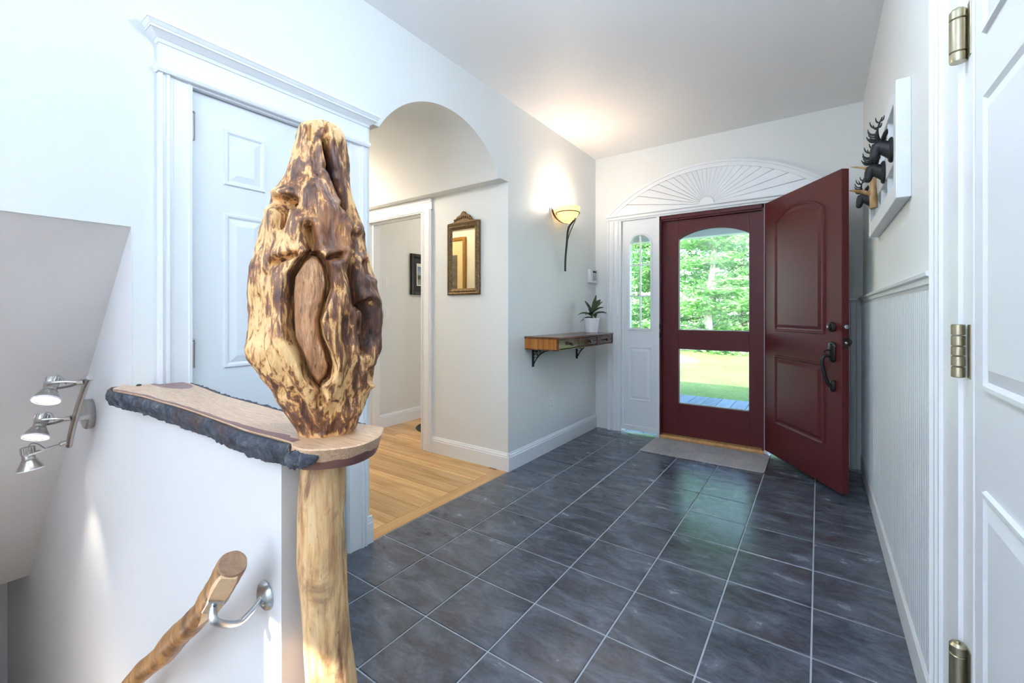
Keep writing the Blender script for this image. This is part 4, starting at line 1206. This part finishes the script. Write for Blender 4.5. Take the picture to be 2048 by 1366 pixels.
pp = thing('potted_plant', (-1.70, 3.68, .972), 'small leafy green plant in a white pot on the drawer table', 'potted plant')
MB().lathe([(.052, 0), (.056, .004), (.070, .118), (.074, .120), (.074, .132), (.069, .132), (.066, .112), (.010, .108)], 32, (-1.70, 3.68, .972)).build('pot', 'ceramic', pp, smooth=True)
MB().lathe([(.065, .108), (.050, .116), (.004, .118)], 20, (-1.70, 3.68, .972)).build('soil', 'soil', pp, smooth=True)
MB().tube(smooth_path([(-1.70, 3.68, 1.08), (-1.698, 3.684, 1.13), (-1.70, 3.69, 1.17)], 4), [.011] * 5 + [.008] * 4, 8).build('stem', 'leaf', pp, smooth=True)
def leaf(base, d, length, width, lift, curl, name='leaf'):
    d = Vector(d).normalized(); base = Vector(base)
    side = d.cross(Vector((0, 0, 1))).normalized()
    n_ = 10; up = []; lo = []
    for i in range(n_ + 1):
        t = i / n_
        c = base + d * length * t * (1 - .12 * t) + Vector((0, 0, lift * t - curl * t * t))
        w_ = width * (math.sin(math.pi * (t ** .75) * .97 + .03) ** .8) * .5 + .0012
        up.append([c - side * w_ + Vector((0, 0, w_ * .35)), c, c + side * w_ + Vector((0, 0, w_ * .35))])
    mm = MB()
    vs = [q for r_ in up for q in r_] + [q - Vector((0, 0, .0015)) for r_ in up for q in r_]
    N3 = 3 * (n_ + 1); fs = []
    for i in range(n_):
        for j in range(2):
            a = i * 3 + j
            fs.append((a, a + 1, a + 4, a + 3)); fs.append((N3 + a, N3 + a + 3, N3 + a + 4, N3 + a + 1))
    for i in range(n_):
        for a in (i * 3, i * 3 + 2):
            fs.append((a, a + 3, N3 + a + 3, N3 + a))
    mm.add(vs, fs).build(name, 'leaf', pp, smooth=True)
r_img = Vector((.8175, .576, 0))
for (a, fwd_, ln, wd, lf, cu, bz) in ((-1, .2, .16, .045, .10, .06, 1.13), (-.9, .5, .13, .03, .035, .05, 1.115), (1, .1, .17, .055, .10, .05, 1.13), (.75, -.4, .13, .05, .12, .04, 1.15), (.45, .5, .13, .05, .17, .03, 1.16),
                                      (-.35, -.2, .09, .035, .14, .02, 1.16), (.9, .7, .15, .035, .15, .03, 1.16), (-.55, -.8, .11, .04, .08, .05, 1.14), (.1, 1, .10, .04, .12, .04, 1.15), (.15, -.9, .09, .04, .06, .05, 1.13), (.12, .1, .06, .035, .16, .0, 1.165)):
    leaf((-1.70, 3.685, bz - .01), r_img * a + Vector((-.576, .8175, 0)) * fwd_ * .6, ln * .92, wd * 1.55, lf, cu * 1.5)

kp = thing('alarm_keypad', (XL, 3.975, 1.45), 'white alarm keypad with small grey display on the corner', 'keypad')
MB().box(XL, XL + .030, 3.895, 4.050, 1.455, 1.580).build('case', 'plastic', kp, bevel=.005)
MB().box(XL + .029, XL + .031, 3.955, 4.035, 1.545, 1.568).build('display', 'dark_plastic', kp)
for i in range(3):
    for j in range(4):
        MB().box(XL + .029, XL + .033, 3.958 + i * .027, 3.976 + i * .027, 1.472 + j * .017, 1.482 + j * .017).build('key', 'grey_plastic', kp, bevel=.001, seg=1)
MB().box(XL, XL + .034, 3.897, 4.048, 1.448, 1.456).build('lower_flap', 'plastic', kp, bevel=.002, seg=1)

def wall_plate_y(name, x, y, z, label, cat, group=None, outlet=False, grow=1, w=.072, h=.118):
    """plate on a wall that faces grow*X"""
    p = thing(name, (x, y, z), label, cat, group)
    MB().box(x, x + grow * .005, y - w / 2, y + w / 2, z - h / 2, z + h / 2).build('plate', 'plastic', p, bevel=.002)
    if outlet:
        for s_ in (-1, 1):
            MB().box(x + grow * .004, x + grow * .0075, y - .012, y + .012, z + s_ * .022 - .014, z + s_ * .022 + .014).build('socket', 'plastic', p, bevel=.003)
            m2 = MB()
            m2.box(x + grow * .007, x + grow * .0078, y - .007, y - .005, z + s_ * .022 - .002, z + s_ * .022 + .007); m2.box(x + grow * .007, x + grow * .0078, y + .005, y + .007, z + s_ * .022 - .002, z + s_ * .022 + .007)
            m2.build('slots', 'dark_plastic', p)
    else:
        MB().box(x + grow * .004, x + grow * .009, y - .016, y + .016, z - .033, z + .033).build('rocker', 'plastic', p, bevel=.002)
    return p
wall_plate_y('wall_outlet', XL, 3.195, .388, 'white wall outlet plate below the drawer table', 'outlet', None, True, 1, .085, .128)
wall_plate_y('light_switch', -3.58, 2.865, 1.455, 'upper white light switch on the far room wall', 'switch', 'switches in the far room')
wall_plate_y('light_switch', -3.58, 2.872, 1.150, 'lower white light switch on the far room wall', 'switch', 'switches in the far room')
sw = thing('light_switch', (-1.765, YB, 1.15), 'white light switch behind the potted plant', 'switch')
MB().box(-1.800, -1.728, YB - .005, YB, 1.09, 1.208).build('plate', 'plastic', sw, bevel=.002)
MB().box(-1.780, -1.748, YB - .009, YB - .004, 1.117, 1.181).build('rocker', 'plastic', sw, bevel=.002)

# ------------------------------------------------------------------ gilt mirror and pictures
mi = thing('gilt_mirror', (-2.265, YP, 1.293), 'tall narrow mirror in an aged gilt frame with a carved crest', 'mirror')
X0, X1, Z0, Z1 = -2.432, -2.102, 1.293, 1.855
bar_p = [(0, 0), (.0, .018), (.010, .024), (.020, .020), (.030, .024), (.042, .016), (.050, .010), (.052, 0)]
def frame_bar(mm, p0, p1, inner_dir, prof, yw):
    """mitred bar from p0 to p1 in the XZ plane"""
    p0, p1, nd = Vector(p0), Vector(p1), Vector(inner_dir)
    t = (p1 - p0).normalized()
    rings = []
    for p, sg in ((p0, 1), (p1, -1)):
        rings.append([((p + nd * a + t * sg * a).x, yw - b, (p + nd * a + t * sg * a).y) for a, b in prof])
    mm.rings(rings)
mm = MB()
frame_bar(mm, (X0, Z0), (X1, Z0), (0, 1), bar_p, YP); mm.build('bottom_rail', 'gilt', mi)
for p0, p1, nd, nme in (((X0, Z1), (X0, Z0), (1, 0), 'side_rail'), ((X1, Z0), (X1, Z1), (-1, 0), 'side_rail'), ((X1, Z1), (X0, Z1), (0, -1), 'top_rail')):
    mm = MB(); frame_bar(mm, p0, p1, nd, bar_p, YP); mm.build(nme, 'gilt', mi)
cx = (X0 + X1) / 2
cr = [(X0 + .0, Z1), (X0 + .0, Z1 + .006), (X0 + .06, Z1 + .012), (X0 + .085, Z1 + .030), (cx - .065, Z1 + .052), (cx - .030, Z1 + .066), (cx - .014, Z1 + .085), (cx, Z1 + .091), (cx + .014, Z1 + .085), (cx + .030, Z1 + .066), (cx + .065, Z1 + .052), (X1 - .085, Z1 + .030), (X1 - .06, Z1 + .012), (X1, Z1 + .006), (X1, Z1)]
MB().prism(cr[::-1], 'Y', YP - .016, YP).build('crest', 'gilt', mi, bevel=.004)
mm = MB()
for i in range(9):
    a = -1 + i / 4
    mm.lathe([(.011, 0), (.009, .006), (.003, .009)], 10, (cx + a * .085, YP - .015, Z1 + .026 + .020 * (1 - abs(a))), (0, -1, 0))
mm.build('carving', 'gilt', mi, smooth=True)
MB().box(X0 + .046, X1 - .046, YP - .010, YP - .006, Z0 + .046, Z1 - .046).build('mirror_glass', 'mirror', mi)

bp = thing('black_framed_print', (-3.58, 3.36, 1.345), 'black framed landscape print beyond the passage doorway', 'picture')
PX0, PY0, PY1, PZ0, PZ1 = -3.58, 3.181, 3.55, 1.347, 1.79
for a in ((PY0, PY0 + .035, PZ0, PZ1), (PY1 - .035, PY1, PZ0, PZ1), (PY0 + .035, PY1 - .035, PZ0, PZ0 + .035), (PY0 + .035, PY1 - .035, PZ1 - .035, PZ1)):
    MB().box(PX0, PX0 + .03, a[0], a[1], a[2], a[3]).build('frame_bar', 'black_frame', bp, bevel=.006)
MB().box(PX0, PX0 + .008, PY0 + .03, PY1 - .03, PZ0 + .03, PZ1 - .03).build('mat_board', 'dark_mat', bp)
MB().box(PX0 + .007, PX0 + .0095, PY0 + .090, PY1 - .085, PZ0 + .10, PZ1 - .10).build('paper', 'paper', bp)
MB().box(PX0 + .009, PX0 + .0105, PY0 + .102, PY1 - .097, PZ0 + .112, PZ1 - .135).build('image', 'print', bp)

gp = thing('gold_framed_picture', (-3.6, YJ, 1.2), 'gold framed grey artwork seen in the gilt mirror', 'picture')
gx0_, gx1_, gz0, gz1 = -3.98, -3.27, 1.10, 2.02
for a in ((gx0_, gx0_ + .04, gz0, gz1), (gx1_ - .04, gx1_, gz0, gz1), (gx0_ + .04, gx1_ - .04, gz0, gz0 + .04), (gx0_ + .04, gx1_ - .04, gz1 - .04, gz1)):
    MB().box(a[0], a[1], YJ, YJ + .03, a[2], a[3]).build('frame_bar', 'gold', gp, bevel=.008)
MB().box(gx0_ + .03, gx1_ - .03, YJ, YJ + .010, gz0 + .03, gz1 - .03).build('mat_board', 'cream_mat', gp)
MB().box(gx0_ + .16, gx1_ - .13, YJ + .009, YJ + .0115, gz0 + .16, gz1 - .20).build('artwork', 'art', gp)
tag(MB().lathe([(.27, 0), (.275, .004), (.27, .008), (.01, .009)], 48, (-3.10, 3.20, .0018)).build('round_rug', 'rug', smooth=True), 'dark round rug just inside the far room', 'rug')

# warm ceiling lamp in the passage and far room
def dome(name, loc, label, power, col, drop=.16):
    t = thing(name, loc, label, 'ceiling lamp')
    MB().lathe([(.06, 0), (.062, -.012), (.02, -.016), (.012, -.05)], 24, loc).build('canopy', 'nickel', t, smooth=True)
    MB().lathe([(.02, -.03), (.10, -.045), (.12, -.055), (.10, -.06), (.02, -.06)], 28, loc).build('shade', 'ceramic', t, smooth=True)
    light(name + '_light', 'POINT', (loc[0], loc[1], loc[2] - drop), power, col, shadow_soft_size=.09)
dome('passage_lamp', (-3.45, 1.952, 2.395), 'flush ceiling lamp in the passage vault', 16, (1.0, .84, .66))
dome('far_room_lamp', (-2.7, 3.9, 2.45), 'flush ceiling lamp in the far room', 9, (1.0, .84, .70))
dome('hall_fill_lamp', (-.48, 1.10, 2.70), 'added fill lamp on the hall ceiling, out of view', 16, (.70, .84, 1.0), .30)  # added above the frame to brighten the far end of the hall
wl = thing('stair_wall_lamp', (-1.95, -.5, -.42), 'added unseen fill lamp low on the near side of the stairwell', 'wall lamp')  # added out of view to lighten the sloping stair ceiling
MB().box(-2.0, -1.9, -.499, -.485, -.47, -.33).build('back_plate', 'nickel', wl, bevel=.003)
MB().lathe([(.03, 0), (.045, .02), (.045, .08), (.04, .085), (.04, .02), (.02, .01)], 20, (-1.95, -.43, -.44)).build('cup', 'ceramic', wl, smooth=True)
MB().tube([(-1.95, -.49, -.43), (-1.95, -.45, -.43)], .008, 8).build('arm', 'nickel', wl, smooth=True)
light('stair_wall_lamp_light', 'POINT', (-1.95, -.43, -.33), 2.8, (1.0, .95, .93), shadow_soft_size=.04)
tl = thing('fill_uplight', (-.20, -2.40, 0), 'added unseen fill uplight on a stand behind the viewer', 'fill lamp')  # added behind the camera; bounces soft fill off the ceiling
MB().lathe([(.13, 0), (.13, .012), (.03, .03), (.012, .04)], 28, (-.20, -2.40, 0)).build('base', 'nickel', tl, smooth=True)
MB().tube([(-.20, -2.40, .03), (-.20, -2.40, 1.72)], .011, 12).build('pole', 'nickel', tl, smooth=True)
MB().lathe([(.012, 0), (.06, .02), (.13, .075), (.15, .10), (.147, .10), (.125, .078), (.055, .025), (.01, .006)], 28, (-.20, -2.40, 1.70)).build('bowl', 'ceramic', tl, smooth=True)
light('torchiere_light', 'AREA', (-.20, -2.40, 1.83), 108, (.69, .82, 1.0), rot=(R(180), 0, 0), size=.22)


# ------------------------------------------------------------------ window-sash hook board with stag heads
sb = thing('window_sash', (XR, 2.55, 1.55), 'distressed white old window sash hung on the right wall', 'window sash')
SX0, SX1, SY0, SY1, SZ0, SZ1 = XR - .042, XR, 2.045, 3.06, 1.558, 1.978
for a in ((SY0, SY0 + .06, SZ0, SZ1), (SY1 - .06, SY1, SZ0, SZ1)):
    MB().box(SX0, SX1, a[0], a[1], a[2], a[3]).build('stile', 'sash', sb, bevel=.003)
for a in ((SY0 + .06, SY1 - .06, SZ0, SZ0 + .07), (SY0 + .06, SY1 - .06, SZ1 - .06, SZ1)):
    MB().box(SX0 + .001, SX1, a[0], a[1], a[2], a[3]).build('rail', 'sash', sb, bevel=.003)
for i in range(1, 4):
    yy = SY0 + .06 + (SY1 - SY0 - .12) * i / 4
    MB().box(SX0 + .006, SX1 - .006, yy - .012, yy + .012, SZ0 + .07, SZ1 - .06).build('muntin', 'sash', sb)
MB().box(SX1 - .014, SX1 - .010, SY0 + .06, SY1 - .06, SZ0 + .07, SZ1 - .06).build('pane', 'glass', sb)
MB().box(SX0 + .002, SX1 - .016, SY0 + .06, SY1 - .06, 1.70, 1.80).build('hook_rail', 'sash', sb, bevel=.003)

def stag(y, z, label):
    g = thing('stag_head_hook', (SX0 - .0, y, z), label, 'wall hook', 'stag head hooks on the white sash')
    L = lambda x, yy, zz: (SX0 + x, y + yy, z + zz)
    # plaque
    mm = MB()
    pts = [(.032 * math.cos(2 * math.pi * i / 24), .047 * math.sin(2 * math.pi * i / 24)) for i in range(24)]
    mm.rings([[L(x, a * s_, b * s_ - .008) for a, b in pts] for x, s_ in ((.0, 1), (-.006, 1), (-.011, .86))]).build('plaque', 'black_iron', g, smooth=True)
    # neck and head in one skin of elliptical rings
    P = [(-.004, -.014, .029, .037), (-.014, -.006, .024, .031), (-.024, .005, .0205, .026), (-.034, .013, .0195, .023), (-.042, .010, .0185, .021), (-.047, -.004, .0155, .0185), (-.051, -.020, .0125, .0150), (-.054, -.034, .0110, .0125), (-.0555, -.041, .007, .008)]
    rings = []
    for i, (x, zz, ry, rz) in enumerate(P):
        a_ = P[max(i - 1, 0)]; b_ = P[min(i + 1, len(P) - 1)]
        t = Vector((b_[0] - a_[0], 0, b_[1] - a_[1])).normalized() if i > 1 else Vector((-1, 0, 0))
        up = Vector((-t.z, 0, t.x))
        if up.z < 0: up = -up
        rings.append([L(*(Vector((x, 0, zz)) + Vector((0, 1, 0)) * ry * math.cos(2 * math.pi * j / 16) + up * rz * math.sin(2 * math.pi * j / 16))) for j in range(16)])
    MB().rings(rings).build('head', 'black_iron', g, smooth=True, angle=80)
    for s_ in (-1, 1):
        e0 = Vector((-.030, s_ * .015, .028))
        er = [e0, e0 + Vector((.004, s_ * .008, .010)), e0 + Vector((.009, s_ * .014, .022)), e0 + Vector((.013, s_ * .016, .034))]
        MB().tube([L(*p) for p in er], [.005, .010, .010, .003], 10, .6).build('ear', 'black_iron', g, smooth=True)
        mm = MB()
        beam = smooth_path([(-.038, s_ * .011, .032), (-.043, s_ * .024, .046), (-.045, s_ * .034, .064), (-.040, s_ * .036, .086), (-.031, s_ * .030, .110)], 5)
        MB().lathe([(.0035, 0), (.0028, .002), (.001, .003)], 8, L(-.045, s_ * .0155, .008), (-.4, s_, .2)).build('eye', 'bronze', g, smooth=True)
        mm.tube([L(*p) for p in beam], [.0048 - .0028 * i / (len(beam) - 1) for i in range(len(beam))], 8)
        for f_, dx, dz in ((.10, -.026, .008), (.20, -.028, .012), (.34, -.029, .016), (.60, -.024, .024), (.80, -.013, .018), (.85, .010, .016)):
            b_ = beam[int(f_ * (len(beam) - 1))]
            tip_ = b_ + Vector((dx, s_ * .004, dz))
            mm.tube([L(*p) for p in bez(b_, b_ + Vector((dx * .45, 0, -.004)), b_ + Vector((dx * .95, s_ * .002, dz * .2)), tip_, 6)], [.0034, .0032, .003, .0028, .0025, .002, .0012], 6)
        mm.build('antler', 'black_iron', g, smooth=True)
stag(2.135, 1.765, 'black iron stag head hook nearest the viewer')
stag(2.375, 1.745, 'black iron stag head hook second from the viewer')
stag(2.875, 1.735, 'black iron stag head hook farthest from the viewer, nearest the red door')
an = thing('antler_hook', (SX0, 2.62, 1.70), 'tan natural antler hook between the stag heads', 'wall hook')
MB().tube(smooth_path([(SX0 - .012, 2.62, 1.815), (SX0 - .017, 2.62, 1.76), (SX0 - .016, 2.62, 1.70), (SX0 - .014, 2.62, 1.638)], 5), [.011, .012, .012, .012, .0125, .013, .013, .0135, .014, .014, .0145, .015, .015, .015, .015, .014], 14).build('shaft', 'antler', an, smooth=True)
MB().tube(smooth_path([(SX0 - .018, 2.62, 1.70), (SX0 - .050, 2.615, 1.716), (SX0 - .080, 2.60, 1.722), (SX0 - .105, 2.58, 1.724)], 5), [.011, .011, .0105, .010, .010, .0095, .009, .0085, .008, .0075, .007, .006, .005, .004, .003, .002], 10).build('tine', 'antler', an, smooth=True)
MB().tube(smooth_path([(SX0 - .016, 2.62, 1.81), (SX0 - .055, 2.63, 1.835), (SX0 - .10, 2.64, 1.85)], 6), [.009, .0088, .0085, .008, .0076, .007, .0062, .0054, .0046, .0038, .003, .002, .001], 10).build('tine', 'antler', an, smooth=True)

# ------------------------------------------------------------------ outside: porch, lawn, trees
deck = thing('porch_deck', (-.8, 5.6, -.1), 'grey painted porch deck boards outside the front door', 'deck', kind='structure')
b0 = MB().box(-6.0 + .004, -6.0 + .176, YB + .13, 6.96, -.14, -.10).build('board', 'deckw', deck)
for i in range(1, 58):
    share(b0, 'board', deck, (.18 * i, 0, 0))
MB().box(-6.0, 4.4, 6.90, 6.94, -.45, -.14).build('fascia', 'deckw', deck)
m = MB(); m.box(-6.5, 5.0, YB + .12, 7.12, 2.335, 2.45)
struct(m.build('ceiling_porch', 'porch_grey'), 'porch roof over the deck', 'porch roof')
struct(MB().box(-6.5, 5.0, 6.58, 6.76, 2.235, 2.334).build('trim_8', 'trim'), 'white porch beam beyond the storm door', 'beam')
m = MB(); m.box(-7.0, XW - .01, 4.72, 4.80, -.5, 2.6); m.box(XR + .13, 5.0, YB + .12, YB + .2, -.5, 2.6); m.box(-7, -4.5, 4.2, 4.8, -.5, 2.6)
slab_with_hole(m, -7, 5, YR - .15, YB + .2, 2.83, 2.95)
struct(m.build('wall_exterior', 'wall_white'), 'outer house wall and roof', 'wall')

k = NT('lawn_grass', 0.9, spec=.2)
v = k.coords(); a = k.noise(v, .8, 4, .6); b = k.noise(v, 14, 5, .7); c_ = k.noise(v, 60, 3, .7)
cc_ = k.ramp(k.math('ADD', k.math('MULTIPLY', a, .4), k.math('MULTIPLY', b, .6)), [(.32, srgb(58, 94, 40)), (.5, srgb(104, 130, 72)), (.68, srgb(142, 156, 104))])
k.color(k.mix(.3, cc_, k.ramp(c_, [(.35, srgb(50, 82, 32)), (.65, srgb(150, 164, 100))])))
k.bump(b, .6, .05); M['lawn'] = k.m
struct(MB().box(-45, 30, 6.9, 70, -.6, -.4).build('floor_lawn', 'lawn'), 'sunlit lawn beyond the porch', 'lawn')
k = NT('gravel_drive', .9); n = k.noise(k.coords(), 5, 5, .7); k.color(k.ramp(n, [(.35, srgb(150, 146, 148)), (.65, srgb(200, 196, 194))])); M['gravel'] = k.m
struct(MB().prism([(-30, 19.6), (12, 18.9), (12, 20.6), (-30, 21.6)], 'Z', -.42, -.385).build('floor_drive', 'gravel'), 'pale gravel strip at the edge of the woods', 'path')
mm = MB()
rings = []
for i in range(7):
    t = i / 6
    rings.append([(-3.9 + (1 - t * t) * .75 * math.cos(a_) * (1 + .15 * math.sin(3 * a_)), 14.5 + (1 - t * t) * .5 * math.sin(a_), -.41 + .28 * t) for a_ in [2 * math.pi * j / 18 for j in range(18)]])
tag(mm.rings(rings).build('boulder', 'gravel', smooth=True), 'pale boulder lying on the lawn', 'rock')

k = NT('tree_leaves', .5, spec=.3)
oi = k.n('ShaderNodeObjectInfo')
n = k.noise(k.coords(), 1.3, 3)
nl = k.noise(k.coords(), 9, 2)
cl_ = k.ramp(k.math('ADD', k.math('MULTIPLY', n, .5), k.math('MULTIPLY', nl, .5)), [(.3, srgb(74, 130, 78)), (.5, srgb(134, 186, 116)), (.7, srgb(200, 226, 164))])
k.color(cl_)
tr = k.n('ShaderNodeBsdfTranslucent'); k.l(cl_, tr.inputs[0])
mx = k.n('ShaderNodeMixShader'); mx.inputs[0].default_value = .35
out = [x for x in k.t.nodes if x.type == 'OUTPUT_MATERIAL'][0]
k.l(k.b.outputs[0], mx.inputs[1]); k.l(tr.outputs[0], mx.inputs[2]); k.l(mx.outputs[0], out.inputs[0])
M['foliage'] = k.m
k = NT('pale_trunk_bark', .8); n = k.noise(k.coords((3, 3, 1)), 4, 5, .7); k.color(k.ramp(n, [(.35, srgb(136, 128, 122)), (.65, srgb(206, 200, 196))])); M['trunk'] = k.m
k = NT('dark_trunk_bark', .8); n = k.noise(k.coords((3, 3, .5)), 5, 5, .7); k.color(k.ramp(n, [(.35, srgb(60, 56, 54)), (.65, srgb(120, 112, 104))])); M['trunk_dark'] = k.m

def tree_meshes(seed, height, spread):
    rg = np.random.default_rng(seed)
    trunk = MB()
    tp = [(0.12 * math.sin(i * .9 + seed), 0.1 * math.cos(i * .7 + seed), height * .92 * i / 10) for i in range(11)]
    trunk.tube(tp, [.17 * (1 - .085 * i) for i in range(11)], 10)
    V = []; F = []
    tiers = int(height / .62)
    for ti in range(tiers):
        z = .3 + ti * .62 + rg.uniform(-.15, .15)
        rel = z / height
        reach = spread * (1 - .55 * rel) * (.75 if rel < .06 else 1)
        nb = rg.integers(4, 7)
        for b_ in range(nb):
            az = rg.uniform(0, 2 * math.pi)
            ln = reach * rg.uniform(.55, 1.05)
            i0 = min(int(z / (height * .092)), 9)
            p0 = np.array([tp[i0][0], tp[i0][1], z])
            p1 = p0 + np.array([math.cos(az) * ln, math.sin(az) * ln, ln * rg.uniform(-.05, .22)])
            trunk.tube([tuple(p0), tuple((p0 + p1) / 2 + np.array([0, 0, .1])), tuple(p1)], [.04 * (1 - .6 * rel), .026, .008], 5)
            ncl = int(6 + ln * 5)
            for c_ in range(ncl):
                t = rg.uniform(.22, 1.05)
                q = p0 + (p1 - p0) * t + np.array([rg.normal(0, .28), rg.normal(0, .28), rg.normal(0, .09)])
                nl_ = 20
                offs = rg.normal(0, 1, (nl_, 3)) * np.array([.26, .26, .06])
                for o_ in offs:
                    c0 = q + o_
                    a = rg.uniform(0, 2 * math.pi); sz = rg.uniform(.055, .12)
                    tl = rg.normal(0, .38, 2)
                    ux = np.array([math.cos(a), math.sin(a), tl[0]]) * sz
                    uy = np.array([-math.sin(a), math.cos(a), tl[1]]) * sz * .62
                    k0 = len(V)
                    V += [tuple(c0 - ux), tuple(c0 + uy), tuple(c0 + ux), tuple(c0 - uy)]
                    F.append((k0, k0 + 1, k0 + 2, k0 + 3))
    me = bpy.data.meshes.new('foliage'); me.from_pydata(V, [], F); me.materials.append(M['foliage'])
    return trunk, me
protos = []
for sd, hgt, spd in ((1, 9.5, 2.5), (2, 11.0, 2.9), (3, 8.0, 2.4)):
    tk, me = tree_meshes(sd, hgt, spd)
    tm = bpy.data.meshes.new('trunk'); tm.from_pydata(tk.v, [], tk.f)
    protos.append((tm, me))
TREES = [(-3.65, 19.5, 2, 1.05, .3, 'pale', 'pale-trunked leafy tree in the middle of the storm door glass'),
         (-9.4, 19.8, 0, 1.0, 4.0, 'dark', 'nearest leafy tree left of the sidelight view'),
         (2.1, 19.8, 2, 1.1, 3.3, 'dark', 'nearest leafy tree right of the pale trunk, behind the open door'),
         (-6.6, 25.2, 1, 1.0, 1.2, 'dark', 'leafy tree behind the pale trunk, at the left of the storm door glass'),
         (-.9, 25.4, 1, .98, 2.1, 'dark', 'leafy tree behind the pale trunk, at the right of the storm door glass'),
         (-12.4, 25.0, 1, 1.0, .8, 'dark', 'second-row tree farthest left beyond the sidelight'),
         (-3.9, 31.2, 0, 1.15, 5.1, 'dark', 'tall tree straight behind the pale trunk, third row'),
         (-9.7, 31.0, 0, 1.15, 2.6, 'dark', 'tall third-row tree filling the sidelight'),
         (3.5, 31.6, 0, 1.1, 1.9, 'dark', 'third-row tree at the far right of the woods'),
         (-6.8, 37.4, 1, 1.02, 3.9, 'dark', 'rearmost tall tree in the middle of the woods'),
         (-.8, 37.4, 1, 1.02, .4, 'dark', 'rearmost tree closing the woods at the right'),
         (-12.8, 37.4, 1, 1.02, 1.4, 'dark', 'rearmost tree closing the woods at the left')]
for (x, y, pi_, s_, rz, bark, lab) in TREES:
    t = thing('leafy_tree', (x, y, -.4), lab, 'tree', 'trees beyond the lawn', rz=rz)
    t.scale = (s_, s_, s_)
    tm, me = protos[pi_]
    tmc = tm.copy(); tmc.materials.append(M['trunk' if bark == 'pale' else 'trunk_dark'])
    for nme, mesh in (('trunk', tmc), ('foliage', me)):
        o = bpy.data.objects.new(nme, mesh); COL.objects.link(o); o.parent = t
